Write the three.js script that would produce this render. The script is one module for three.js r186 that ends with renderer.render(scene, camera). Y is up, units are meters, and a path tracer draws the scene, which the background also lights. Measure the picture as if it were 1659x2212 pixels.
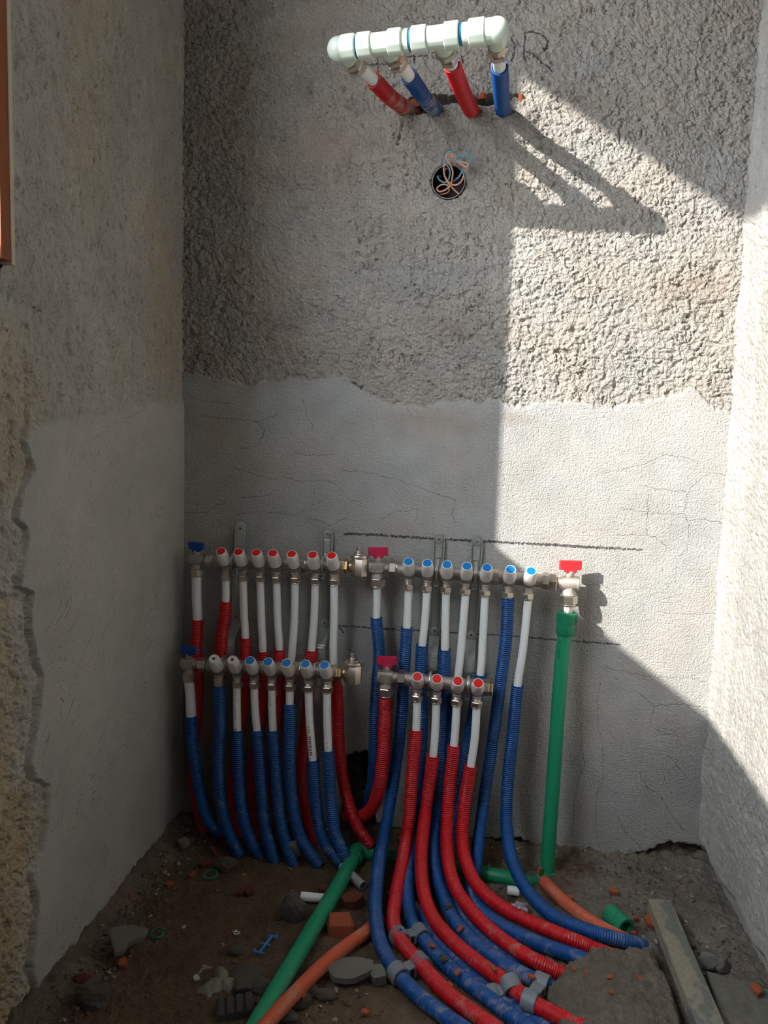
import * as THREE from 'three';
import { RoundedBoxGeometry } from 'three/addons/geometries/RoundedBoxGeometry.js';
import { ConvexGeometry } from 'three/addons/geometries/ConvexGeometry.js';
import { mergeGeometries, toCreasedNormals, mergeVertices } from 'three/addons/utils/BufferGeometryUtils.js';

// ---------------------------------------------------------------- camera, sky, sun, exposure
const scene = new THREE.Scene();
const camera = new THREE.PerspectiveCamera(67.34, 1659 / 2212, 0.02, 60);
camera.position.set(0.64,0.88,1.6); camera.up.set(-0.04391,0.99403,-0.09987); camera.lookAt(0.51880,0.77547,0.61289);
scene.background = new THREE.Color().setRGB(0.84, 0.91, 1.0);
scene.backgroundIntensity = 29;
const sun = new THREE.DirectionalLight(new THREE.Color().setRGB(1, 0.965, 0.9), 18);
const sunDir = new THREE.Vector3(1.05, -0.714, -1).normalize();
sun.target.position.set(0.6, 0.9, 0);
sun.position.copy(sun.target.position).addScaledVector(sunDir, -6);
sun.castShadow = true; sun.shadow.radius = 1.3; sun.shadow.mapSize.set(4096, 4096);
Object.assign(sun.shadow.camera, { left: -2.5, right: 2.5, top: 2.5, bottom: -2.5, near: 0.1, far: 14 });
sun.shadow.bias = -0.0005;
scene.add(sun, sun.target);
const renderer = new THREE.WebGLRenderer();
renderer.toneMapping = THREE.LinearToneMapping;
renderer.toneMappingExposure = 0.5;
renderer.shadowMap.enabled = true;

// ---------------------------------------------------------------- helpers
const V = (x, y, z) => new THREE.Vector3(x, y, z);
const PI = Math.PI, RW = 1.135;                                   // right wall stands at x = RW, left wall at x = 0, back wall at z = 0
function rng(seed) { let s = seed >>> 0 || 1; return () => { s = (s + 0x6d2b79f5) >>> 0; let t = s; t = Math.imul(t ^ (t >>> 15), t | 1); t ^= t + Math.imul(t ^ (t >>> 7), t | 61); return ((t ^ (t >>> 14)) >>> 0) / 4294967296; }; }
const PERM = new Uint8Array(512), GX = new Float32Array(256), GY = new Float32Array(256);
{ const r = rng(77), p = [...Array(256).keys()];
  for (let i = 255; i > 0; i--) { const j = Math.floor(r() * (i + 1)); [p[i], p[j]] = [p[j], p[i]]; }
  for (let i = 0; i < 512; i++) PERM[i] = p[i & 255];
  for (let i = 0; i < 256; i++) { const a = r() * 2 * PI; GX[i] = Math.cos(a) * 1.45; GY[i] = Math.sin(a) * 1.45; } }
function N(x, y) {                                                  // gradient noise, about -1 to 1
  const xi = Math.floor(x), yi = Math.floor(y), fx = x - xi, fy = y - yi, X = xi & 255, Y = yi & 255;
  const u = fx * fx * fx * (fx * (fx * 6 - 15) + 10), v = fy * fy * fy * (fy * (fy * 6 - 15) + 10);
  const a = PERM[PERM[X] + Y], b = PERM[PERM[X + 1] + Y], c = PERM[PERM[X] + Y + 1], d = PERM[PERM[X + 1] + Y + 1];
  const p = GX[a] * fx + GY[a] * fy, q = GX[b] * (fx - 1) + GY[b] * fy, r = GX[c] * fx + GY[c] * (fy - 1), s = GX[d] * (fx - 1) + GY[d] * (fy - 1);
  const t0 = p + u * (q - p), t1 = r + u * (s - r);
  return t0 + v * (t1 - t0);
}
const N3 = (x, y, z) => (N(x + 3.1 * z, y - 1.7 * z) + N(y + 2.3 * z + 40, z * 1.3 - x + 11) + N(z - 0.7 * y + 80, x * 1.1 + y + 5)) / 1.9;
const cl = (x, a = 0, b = 1) => (x < a ? a : x > b ? b : x);
const sm = (a, b, x) => { const t = cl((x - a) / (b - a)); return t * t * (3 - 2 * t); };
const mix = (a, b, t) => a + (b - a) * t;
function polyY(pts) {                                               // y of a polyline given by world points, as a function of x (or of z)
  return (x, axis = 'x') => { if (x <= pts[0][axis]) return pts[0].y; for (let i = 1; i < pts.length; i++) if (x <= pts[i][axis]) return mix(pts[i - 1].y, pts[i].y, (x - pts[i - 1][axis]) / (pts[i][axis] - pts[i - 1][axis])); return pts[pts.length - 1].y; };
}

const used = new Map();
function numbered(n) { const k = used.get(n) ?? 0; used.set(n, k + 1); return k ? `${n}_${String(k).padStart(3, '0')}` : n; }
function thing(name, label, category, at, group) {
  const o = new THREE.Group(); o.name = numbered(name); scene.add(o);
  if (at) o.position.copy(at);
  o.userData = { label, category }; if (group) o.userData.group = group;
  return o;
}
function part(name, geometry, material, parent, label) {
  const g = Array.isArray(geometry) ? merge(geometry) : geometry, m = new THREE.Mesh(g, material);
  m.name = name; m.castShadow = m.receiveShadow = true; if (label) m.userData.label = label;
  parent.add(m); return m;
}
function single(name, geometry, material, label, category, at, group) {
  const m = part(name, geometry, material, scene); m.name = numbered(name); if (at) m.position.copy(at);
  m.userData = { label, category }; if (group) m.userData.group = group; return m;
}
function struct(name, geometry, material) { const m = part(name, geometry, material, scene); m.userData = { kind: 'structure' }; return m; }
function merge(list) {
  const flat = list.map((g) => { const h = g.index ? g.toNonIndexed() : g.clone(); for (const k of Object.keys(h.attributes)) if (!['position', 'normal', 'uv'].includes(k)) h.deleteAttribute(k);
    if (!h.attributes.uv) h.setAttribute('uv', new THREE.BufferAttribute(new Float32Array(h.attributes.position.count * 2), 2)); if (!h.attributes.normal) h.computeVertexNormals(); return h; });
  return mergeGeometries(flat);
}
const UP = V(0, 1, 0);
function orient(g, a, b) {                                          // a shape built along +y from 0: moved so that it starts at a and points to b
  const q = new THREE.Quaternion().setFromUnitVectors(UP, b.clone().sub(a).normalize());
  return g.applyQuaternion(q).translate(a.x, a.y, a.z);
}
const box = (w, h, d, x = 0, y = 0, z = 0, r = 0.0008) => new RoundedBoxGeometry(w, h, d, 2, Math.min(r, w / 2.1, h / 2.1, d / 2.1)).translate(x, y, z);
const slab = (x0, x1, y0, y1, z0, z1) => new THREE.BoxGeometry(x1 - x0, y1 - y0, z1 - z0).translate((x0 + x1) / 2, (y0 + y1) / 2, (z0 + z1) / 2);
function lathe(pts, seg = 24) {                                     // [radius, height] pairs; doubled points keep edges crisp
  const p = []; for (let i = 0; i < pts.length; i++) { const v = new THREE.Vector2(Math.max(pts[i][0], 0.00001), pts[i][1]); p.push(v); }
  return toCreasedNormals(new THREE.LatheGeometry(p, seg), 0.6);
}
function hex(r, h, y = 0, spin = 0) {                               // hexagonal nut with chamfered corners, axis y
  const c = Math.min(0.0012, h * 0.2), a = r * 0.93;
  const g = new THREE.LatheGeometry([[0.0001, 0], [a, 0], [r, c], [r, h - c], [a, h], [0.0001, h]].map(([x, yy]) => new THREE.Vector2(x, yy)), 6);
  return toCreasedNormals(g, 0.2).rotateY(spin).translate(0, y, 0);
}
const rod = (r, h, y = 0, seg = 20) => lathe([[0, 0], [r * 0.96, 0], [r, r * 0.06], [r, h - r * 0.06], [r * 0.96, h], [0, h]], seg).translate(0, y, 0);
function thread(r, h, y = 0, n = 4) { const p = [[0, 0]]; for (let i = 0; i < n; i++) { p.push([r * 0.93, (i / n) * h], [r, ((i + 0.5) / n) * h]); } p.push([r * 0.93, h], [0, h]); return lathe(p, 20).translate(0, y, 0); }

// dense samples of a smooth curve through points: position, direction, frame, length so far
function trace(points, step = 0.004) {
  const c = new THREE.CatmullRomCurve3(points, false, 'centripetal'), n = Math.max(8, Math.ceil(c.getLength() / step)), out = [];
  let len = 0;
  for (let i = 0; i <= n; i++) { const p = c.getPoint(i / n); if (i) len += p.distanceTo(out[i - 1].p); out.push({ p, s: len }); }
  const marks = points.map((_, i) => { const t = (i / (points.length - 1)) * n, k = Math.min(Math.floor(t), n - 1); return mix(out[k].s, out[k + 1].s, t - k); });
  return { samples: out, length: len, marks };
}
function along(tr, s) {
  const a = tr.samples; let lo = 0, hi = a.length - 1;
  while (hi - lo > 1) { const m = (lo + hi) >> 1; if (a[m].s <= s) lo = m; else hi = m; }
  const t = cl((s - a[lo].s) / (a[hi].s - a[lo].s || 1), -1, 2);
  return a[lo].p.clone().lerp(a[hi].p, t);
}
// tube swept along a trace: rows are [s, radius]; u = 0.5 faces the first normal, v = s
function sweep(tr, rows, radial = 14, paint) {
  const pos = [], uv = [], col = [], idx = [], n0 = V(0, 0, 1), T = V(0, 0, 0), B = V(0, 0, 0), q = V(0, 0, 0);
  let Nn = n0.clone();
  rows.forEach(([s, r], i) => {
    const c = along(tr, s), a = along(tr, Math.max(0, s - 0.004)), b = along(tr, Math.min(tr.length, s + 0.004));
    T.copy(b).sub(a).normalize();
    Nn.addScaledVector(T, -Nn.dot(T)); if (Nn.lengthSq() < 1e-6) Nn.set(1, 0, 0).addScaledVector(T, -T.x); Nn.normalize();
    B.crossVectors(T, Nn);
    for (let k = 0; k <= radial; k++) {
      const th = ((k / radial) * 2 - 1) * PI;
      q.copy(c).addScaledVector(Nn, r * Math.cos(th)).addScaledVector(B, r * Math.sin(th));
      pos.push(q.x, q.y, q.z); uv.push(0.5 - th / (2 * PI), s);
      if (paint) col.push(...paint(q, s, r, i, Nn, th));
      if (i && k < radial) { const d = (i - 1) * (radial + 1) + k, e = d + radial + 1; idx.push(d, d + 1, e, d + 1, e + 1, e); }
    }
  });
  const g = new THREE.BufferGeometry();
  g.setAttribute('position', new THREE.Float32BufferAttribute(pos, 3)); g.setAttribute('uv', new THREE.Float32BufferAttribute(uv, 2));
  if (paint) g.setAttribute('color', new THREE.Float32BufferAttribute(col, 3));
  g.setIndex(idx); g.computeVertexNormals(); return g;
}
function tube(points, r, radial = 14, step = 0.006, caps = true) {
  const tr = trace(points, step), n = Math.max(2, Math.ceil(tr.length / step)), rows = [];
  if (caps) rows.push([0, 0.0001], [0, r * 0.85]);
  for (let i = 0; i <= n; i++) rows.push([(i / n) * tr.length, r]);
  if (caps) rows.push([tr.length, r * 0.85], [tr.length, 0.0001]);
  return sweep(tr, rows, radial);
}

// ---------------------------------------------------------------- textures and materials
function field(w, h, f, channels = 1) {                             // DataTexture, row 0 at v = 0
  const d = new Uint8Array(w * h * 4), o = [0, 0, 0];
  for (let y = 0, i = 0; y < h; y++) for (let x = 0; x < w; x++, i += 4) {
    if (channels === 1) { const v = cl(f((x + 0.5) / w, (y + 0.5) / h)) * 255; d[i] = d[i + 1] = d[i + 2] = v; }
    else { f((x + 0.5) / w, (y + 0.5) / h, o); d[i] = cl(o[0]) * 255; d[i + 1] = cl(o[1]) * 255; d[i + 2] = cl(o[2]) * 255; }
    d[i + 3] = 255;
  }
  const t = new THREE.DataTexture(d, w, h); t.magFilter = THREE.LinearFilter; t.minFilter = THREE.LinearMipmapLinearFilter; t.wrapS = t.wrapT = THREE.RepeatWrapping;
  if (channels === 3) t.colorSpace = THREE.SRGBColorSpace; t.needsUpdate = true; return t;
}
const std = (o) => new THREE.MeshStandardMaterial(o);
const sRGB = (r, g, b) => new THREE.Color().setRGB(r / 255, g / 255, b / 255, THREE.SRGBColorSpace);
const grit = field(512, 512, (u, v) => 0.5 + 0.25 * N(u * 64, v * 64) + 0.2 * N(u * 128 + 9, v * 128) + 0.15 * N(u * 256, v * 256 + 7));
grit.repeat.set(4, 4);
const gritFine = grit.clone(); gritFine.repeat.set(9, 9);
const M = {
  nickel: std({ color: new THREE.Color().setRGB(0.58, 0.51, 0.44), metalness: 1, roughness: 0.36 }),
  cast: std({ color: new THREE.Color().setRGB(0.45, 0.41, 0.37), metalness: 0.9, roughness: 0.5, bumpMap: gritFine, bumpScale: 0.0002 }),
  brass: std({ color: new THREE.Color().setRGB(0.72, 0.5, 0.2), metalness: 1, roughness: 0.3 }),
  zinc: std({ color: new THREE.Color().setRGB(0.55, 0.59, 0.58), metalness: 0.75, roughness: 0.34 }),
  zincDark: std({ color: new THREE.Color().setRGB(0.36, 0.36, 0.33), metalness: 0.7, roughness: 0.45 }),
  rust: std({ color: sRGB(140, 90, 50), metalness: 0.3, roughness: 0.7 }),
  knob: std({ color: sRGB(232, 228, 220), roughness: 0.35 }),
  knobHole: std({ color: sRGB(60, 58, 55), roughness: 0.6 }),
  discRed: std({ color: sRGB(214, 22, 26), roughness: 0.35 }),
  discBlue: std({ color: sRGB(10, 118, 196), roughness: 0.35 }),
  gasket: std({ color: sRGB(26, 24, 22), roughness: 0.6 }),
  handleRed: std({ color: sRGB(206, 42, 48), roughness: 0.45 }),
  handleCrimson: std({ color: sRGB(186, 28, 72), roughness: 0.45 }),
  handleBlue: std({ color: sRGB(8, 70, 150), roughness: 0.5 }),
  pex: std({ color: sRGB(234, 238, 236), roughness: 0.38 }),
  sleeve: std({ vertexColors: true, roughness: 0.42 }),
  ppr: std({ color: sRGB(16, 126, 88), roughness: 0.45 }),
  pprWhite: std({ color: sRGB(206, 218, 204), roughness: 0.32 }),
  tape: std({ color: sRGB(70, 160, 190), roughness: 0.5 }),
  orange: std({ color: sRGB(206, 104, 72), roughness: 0.62 }),
  clip: std({ color: sRGB(116, 122, 128), roughness: 0.5 }),
  stone: std({ color: sRGB(150, 147, 138), roughness: 0.95, bumpMap: grit, bumpScale: 0.003 }),
  stoneDark: std({ color: sRGB(112, 106, 96), roughness: 0.95, bumpMap: grit, bumpScale: 0.0034 }),
  brick: std({ color: sRGB(164, 82, 52), roughness: 0.9, bumpMap: grit, bumpScale: 0.0008 }),
  brickDark: std({ color: sRGB(104, 52, 38), roughness: 0.9, bumpMap: grit, bumpScale: 0.0008 }),
  wirePink: std({ color: sRGB(206, 150, 122), roughness: 0.5 }),
  wireBlue: std({ color: sRGB(96, 152, 176), roughness: 0.5 }),
  boxBlack: std({ color: sRGB(30, 27, 30), roughness: 0.6, side: THREE.DoubleSide }),
  boxRim: std({ color: sRGB(150, 142, 132), roughness: 0.8 }),
  plasticBlue: std({ color: sRGB(60, 124, 196), roughness: 0.4 }),
  rag: std({ color: sRGB(170, 176, 160), roughness: 0.9, side: THREE.DoubleSide }),
  foil: new THREE.MeshPhysicalMaterial({ color: sRGB(200, 190, 205), roughness: 0.15, transmission: 0.5, side: THREE.DoubleSide }),
};

// ---------------------------------------------------------------- the setting
// a rectangular sheet of points, row by row, with uv over the sheet
function sheet(nu, nv, at) {
  const pos = new Float32Array((nu + 1) * (nv + 1) * 3), uv = new Float32Array((nu + 1) * (nv + 1) * 2), idx = new Uint32Array(nu * nv * 6), o = [0, 0, 0];
  for (let j = 0, i = 0; j <= nv; j++) for (let k = 0; k <= nu; k++, i++) { at(k / nu, j / nv, o); pos[i * 3] = o[0]; pos[i * 3 + 1] = o[1]; pos[i * 3 + 2] = o[2]; uv[i * 2] = k / nu; uv[i * 2 + 1] = j / nv; }
  for (let j = 0, n = 0; j < nv; j++) for (let k = 0; k < nu; k++) { const a = j * (nu + 1) + k, b = a + nu + 1; idx[n++] = a; idx[n++] = a + 1; idx[n++] = b; idx[n++] = a + 1; idx[n++] = b + 1; idx[n++] = b; }
  const g = new THREE.BufferGeometry();
  g.setAttribute('position', new THREE.BufferAttribute(pos, 3)); g.setAttribute('uv', new THREE.BufferAttribute(uv, 2)); g.setIndex(new THREE.BufferAttribute(idx, 1)); g.computeVertexNormals(); return g;
}
function withSlabs(g, slabs) {                                      // a sheet joined to the masonry behind it (indexed)
  const parts = [g, ...slabs.map((s) => { const h = s.clone(); h.attributes.uv.array.fill(0.37); for (const k of Object.keys(h.attributes)) if (!['position', 'normal', 'uv'].includes(k)) h.deleteAttribute(k); if (!h.index) h.setIndex([...Array(h.attributes.position.count).keys()]); return h; })];
  return mergeGeometries(parts);
}
// torn roughcast: small plates with steep edges, pits and broad swells
function roughcast(x, y, big = 1) {
  const wx = x + 0.004 * N(x * 70 + 5, y * 70), wy = y + 0.004 * N(x * 70, y * 70 + 31);
  const a = N(wx * 138, wy * 150), b = N(wx * 74 + 17, wy * 80 + 3), lump = N(wx * 32 + 4, wy * 34 + 60), region = 0.75 + 0.55 * N(x * 9 + 2, y * 9 + 8);
  let h = 0.0011 * Math.tanh(3.2 * a) + 0.0013 * Math.tanh(2.6 * b) + 0.0018 * lump + 0.003 * N(x * 9, y * 8) ;
  h -= 0.0042 * sm(0.34, 0.72, N(wx * 46 + 90, wy * 50 + 22)) * region;
  const g1 = Math.abs(N(wx * 62 + 30, wy * 66 + 9)), g2 = Math.abs(N(wx * 125 + 70, wy * 130 + 40)), here = sm(-0.25, 0.5, N(x * 14 + 6, y * 14));
  const cut = sm(-0.15, 0.2, N(wx * 44 + 61, wy * 40 + 13)), cut2 = sm(-0.1, 0.25, N(wx * 70 + 21, wy * 74 + 33));
  h -= 0.0038 * sm(0.15, 0.03, g1) * cut * (0.35 + 0.65 * here) + 0.0028 * sm(0.2, 0.04, g2) * cut2 * (0.5 + 0.5 * here);
  h += 0.0012 * Math.max(0, N(wx * 150 + 9, wy * 160));
  return h * big;
}
const trowel = (x, y) => 0.0016 * N(x * 7 + 3, y * 7) + 0.00045 * N(x * 45 + N(x * 9, y * 9) * 2, y * 190) + 0.0003 * N(x * 120, y * 130);

const edgeBack = polyY([V(-0.0047,0.9812,0),V(0.0877,0.9804,0),V(0.149,0.9585,0),V(0.1789,0.9786,0),V(0.2491,0.9763,0),V(0.3086,0.9758,0),V(0.3526,0.9863,0),V(0.3974,0.9569,0),V(0.4564,0.9336,0),V(0.5047,0.9311,0),V(0.6091,0.9434,0),V(0.656,0.9465,0),V(0.7032,0.9365,0),V(0.7859,0.9499,0),V(0.905,0.9383,0),V(0.9846,0.9551,0),V(1.0536,0.9805,0),V(1.0962,0.9381,0),V(1.1451,0.9259,0)]);
const footBack = polyY([V(-0.001,-0.0135,0),V(0.0974,-0.0259,0),V(0.2261,-0.0132,0),V(0.3678,0.0116,0),V(0.3743,0.1617,0),V(0.3997,0.1723,0),V(0.4352,0.1817,0),V(0.4473,0.0193,0),V(0.6383,0.0169,0),V(0.7379,0.0142,0),V(0.7875,0.0066,0),V(0.8272,-0.004,0),V(0.857,-0.0156,0),V(0.9252,-0.0231,0),V(0.9724,-0.0099,0),V(1.0278,0.0166,0),V(1.0724,0.0539,0),V(1.1203,0.0363,0),V(1.1772,0.0197,0)]);
const holeTop = polyY([V(0.4616,1.514,0),V(0.4682,1.5377,0),V(0.4873,1.5478,0),V(0.5379,1.545,0),V(0.5839,1.538,0),V(0.6244,1.5449,0),V(0.6649,1.545,0),V(0.6829,1.5429,0)]), holeLow = polyY([V(0.4616,1.514,0),V(0.4887,1.5074,0),V(0.5162,1.5139,0),V(0.5386,1.5275,0),V(0.5751,1.5303,0),V(0.6117,1.5244,0),V(0.6263,1.5223,0),V(0.6654,1.5337,0),V(0.6831,1.5394,0)]);
const HX0 = V(0.4616,1.514,0).x, HX1 = V(0.6829,1.5429,0).x;
const SOCK = V(0.5528,1.3789,0), SOCKR = 0.0335;                        // round wiring box let into the wall
const upperPart = (x, y) => { const e = edgeBack(x) + 0.009 * N(x * 17, 5.2) + 0.007 * N(x * 42, y * 20) + 0.004 * N(x * 110, y * 90); return sm(-0.003, 0.006, y - e); };
const lowerPart = (x, y) => { const e = footBack(x) + 0.014 * N(x * 19, 7.7) + 0.006 * N(x * 70, y * 70); return sm(0.003, -0.003, y - e); };
function backHeight(x, y) {
  const up = upperPart(x, y), low = lowerPart(x, y);
  let h = mix(0.006 + trowel(x, y), 0.0015 + roughcast(x, y, 1.15), up);
  if (low > 0) h = mix(h, -0.015 + 1.6 * roughcast(x, y) + 0.004 * N(x * 25, y * 25), low);
  const inX = sm(0, 0.004, x - HX0) * sm(0, 0.004, HX1 - x);
  if (inX > 0) {
    const j = 0.004 * N(x * 90, y * 90), gap = sm(-0.001, 0.003, holeTop(x) + j - y) * sm(-0.001, 0.003, y - holeLow(x) + j);
    h = mix(h, -0.076 + 0.006 * N(x * 40, y * 40), gap * inX);
  }
  const pb = Math.exp(-(((y - 1.492) / 0.026) ** 2)) * sm(0.40, 0.45, x) * sm(0.735, 0.69, x);   // mortar packed round the stubs
  h += pb * (0.013 + 0.004 * N(x * 28, y * 28));
  const hb = sm(V(0.3687,0.0974,0).x, V(0.379,0.0984,0).x, x) * sm(V(0.4509,0.1049,0).x, V(0.4386,0.1038,0).x, x) * sm(0.004, -0.004, y - footBack(x) - 0.004 * N(x * 60, 3));
  if (hb > 0) h = mix(h, -0.07 + 0.012 * N(x * 40, y * 40), hb);
  const d = Math.hypot(x - SOCK.x, y - SOCK.y);
  if (d < SOCKR + 0.012) h = mix(h, d < SOCKR ? -0.06 : Math.min(h, 0.003), sm(SOCKR + 0.004, SOCKR, d));
  const gx = x - (0.455 - (1.475 - y) * 0.28);                      // gouge beside the left stub
  if (y > 1.44 && y < 1.5) h -= 0.008 * Math.exp(-((gx / 0.003) ** 2)) * sm(1.44, 1.455, y) * sm(1.5, 1.485, y);
  return h;
}
const B0 = [-0.012, -0.06], BW = 1.16, BH = 1.83;                  // the sheet of the back wall: origin and size
const wallBackGeo = withSlabs((() => { const g = sheet(650, 850, (u, v, o) => { o[0] = B0[0] + u * BW; o[1] = v < 0.36 ? mix(B0[1], 0.94, v / 0.36) : mix(0.94, B0[1] + BH, (v - 0.36) / 0.64); o[2] = backHeight(o[0], o[1]); }), p = g.attributes.position, t = g.attributes.uv; for (let i = 0; i < p.count; i++) t.setY(i, (p.getY(i) - B0[1]) / BH); return g; })(),
  [slab(-0.3, 1.4, -0.2, 2.7, -0.3, -0.085), slab(-0.3, 1.4, 1.765, 2.7, -0.09, 0.004)]);

// pencilled and cracked lines, drawn in metres on a canvas that covers a wall sheet
function markings(w, h, x0, y0, W, H, draw) {
  const c = document.createElement('canvas'); c.width = w; c.height = h; const g = c.getContext('2d');
  g.fillStyle = '#000'; g.fillRect(0, 0, w, h);
  g.setTransform(w / W, 0, 0, -h / H, (-x0 * w) / W, h + (y0 * h) / H); g.lineCap = 'round'; g.lineJoin = 'round';
  draw(g);
  const d = g.getImageData(0, 0, w, h).data;
  return (u, v) => { const i = (Math.min(h - 1, Math.floor((1 - v) * h)) * w + Math.min(w - 1, Math.floor(u * w))) * 4; return d[i] / 255; };
}
function crackle(g, pts, width, seed, a = 'x', dim = 1) {           // a jagged hairline through given points
  const r = rng(seed);
  for (let i = 0; i + 1 < pts.length; i++) {
    const p = pts[i], q = pts[i + 1], n = Math.max(2, Math.round(p.distanceTo(q) / 0.006)); let lx = p[a], ly = p.y;
    for (let k = 1; k <= n; k++) {
      const t = k / n, j = k < n ? 0.0022 : 0, nx = mix(p[a], q[a], t) + (r() - 0.5) * j * 2, ny = mix(p.y, q.y, t) + (r() - 0.5) * j * 2, s = Math.round(255 * dim * (0.55 + 0.45 * r()));
      g.strokeStyle = `rgb(${s},${s},${s})`; g.lineWidth = width * (0.6 + 0.8 * r()); g.beginPath(); g.moveTo(lx, ly); g.lineTo(nx, ny); g.stroke(); lx = nx; ly = ny;
    }
  }
}
function charcoal(g, pts, width, seed, a = 'x') {                   // a grainy crayon stroke: many short dabs
  const r = rng(seed);
  for (let i = 0; i + 1 < pts.length; i++) {
    const p = pts[i], q = pts[i + 1], n = Math.ceil(p.distanceTo(q) / 0.0012);
    for (let k = 0; k < n; k++) { const t = k / n; if (r() < 0.13) continue; const s = Math.round(120 + 135 * r()); g.fillStyle = `rgb(${s},${s},${s})`;
      g.beginPath(); g.arc(mix(p[a], q[a], t) + (r() - 0.5) * 0.001, mix(p.y, q.y, t) + (r() - 0.5) * width * 0.7, width * (0.22 + 0.28 * r()), 0, 7); g.fill(); }
  }
}
const backCracks = [
  [V(0.009,0.6904,0),V(0.0541,0.6913,0),V(0.0799,0.7107,0),V(0.1006,0.7166,0)], [V(0.1153,0.7922,0),V(0.2025,0.7707,0),V(0.2277,0.7766,0),V(0.2633,0.7661,0),V(0.3133,0.774,0),V(0.3436,0.7614,0),V(0.3742,0.7312,0),V(0.3991,0.7263,0)], [V(0.1267,0.6925,0),V(0.173,0.6996,0),V(0.2546,0.6962,0),V(0.3143,0.7306,0),V(0.3241,0.7409,0)],
  [V(0.2749,0.6942,0),V(0.3155,0.6831,0),V(0.3267,0.6766,0),V(0.3652,0.6952,0)], [V(0.4347,0.6944,0),V(0.4637,0.7105,0),V(0.5171,0.7216,0),V(0.5103,0.692,0)], [V(0.3526,0.7961,0),V(0.4169,0.7916,0),V(0.4811,0.7766,0),V(0.5204,0.7636,0),V(0.5936,0.7424,0),V(0.5852,0.7129,0),V(0.5956,0.694,0)], [V(0.1315,0.7279,0),V(0.1725,0.7326,0),V(0.203,0.7409,0)],
  [V(0.8855,0.8094,0),V(0.9178,0.8171,0),V(0.9668,0.8292,0),V(1.004,0.8509,0),V(1.0319,0.8473,0),V(1.068,0.8403,0)], [V(1.1317,0.8131,0),V(1.1023,0.8176,0),V(1.0833,0.8113,0),V(1.0635,0.7901,0),V(1.0515,0.771,0),V(1.0514,0.7337,0),V(1.0607,0.7163,0),V(1.0609,0.6617,0),V(1.0457,0.6467,0)], [V(0.9779,0.7699,0),V(0.9795,0.6889,0),V(0.9999,0.6823,0),V(1.0248,0.6627,0)],
  [V(0.9262,0.7404,0),V(0.9803,0.7324,0),V(1.0496,0.7336,0)], [V(0.9597,0.786,0),V(1.005,0.7822,0),V(1.0501,0.7784,0)], [V(1.0604,0.72,0),V(1.0894,0.726,0),V(1.1076,0.7212,0),V(1.1342,0.7215,0)], [V(0.9204,0.6851,0),V(0.9797,0.6861,0)], [V(0.8526,0.5788,0),V(0.8897,0.5809,0),V(0.9086,0.5761,0),V(0.9421,0.5568,0)],
  [V(0.9774,0.3636,0),V(0.9919,0.3538,0),V(1.0164,0.3338,0),V(1.063,0.3414,0),V(1.1098,0.341,0)], [V(1.0164,0.3338,0),V(1.0114,0.2967,0),V(1.034,0.2786,0),V(1.076,0.2721,0)], [V(0.9082,0.3783,0),V(0.9042,0.3512,0),V(0.9063,0.2823,0),V(0.9188,0.2471,0),V(0.9251,0.1737,0),V(0.913,0.1358,0),V(0.9164,0.0621,0),V(0.9282,0.0074,0)], [V(0.9986,0.1914,0),V(1.0149,0.1564,0),V(1.0429,0.1448,0),V(1.0691,0.1026,0),V(1.0954,0.0726,0)],
  [V(0.9586,0.0899,0),V(0.9768,0.0568,0),V(1.0131,0.0233,0)], [V(1.0323,0.2335,0),V(1.0579,0.2257,0),V(1.0759,0.2062,0),V(1.101,0.1793,0)], [V(0.8762,0.2456,0),V(0.8857,0.1956,0),V(0.8718,0.1536,0),V(0.8699,0.102,0),V(0.8691,0.0295,0)], [V(1.0126,0.532,0),V(1.0673,0.5305,0),V(1.1329,0.5345,0)], [V(0.9093,0.4081,0),V(1.0032,0.395,0),V(1.0765,0.3983,0),V(1.1133,0.3932,0)],
  [V(0.1599,0.8973,0),V(0.1856,0.8736,0),V(0.1709,0.8436,0),V(0.1302,0.8324,0)], [V(0.0058,0.9471,0),V(0.0472,0.9305,0),V(0.1087,0.9282,0)], [V(0.2647,0.9439,0),V(0.2722,0.9151,0),V(0.291,0.8768,0)], [V(0.0474,0.899,0),V(0.109,0.8958,0),V(0.1702,0.8907,0),V(0.2103,0.9085,0)], [V(0.3985,0.2164,0),V(0.4027,0.2481,0),V(0.4175,0.265,0)], [V(0.4855,0.9306,0),V(0.4958,0.9118,0)], [V(0.252,0.8267,0),V(0.3121,0.8249,0),V(0.3319,0.8295,0)]];
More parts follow.
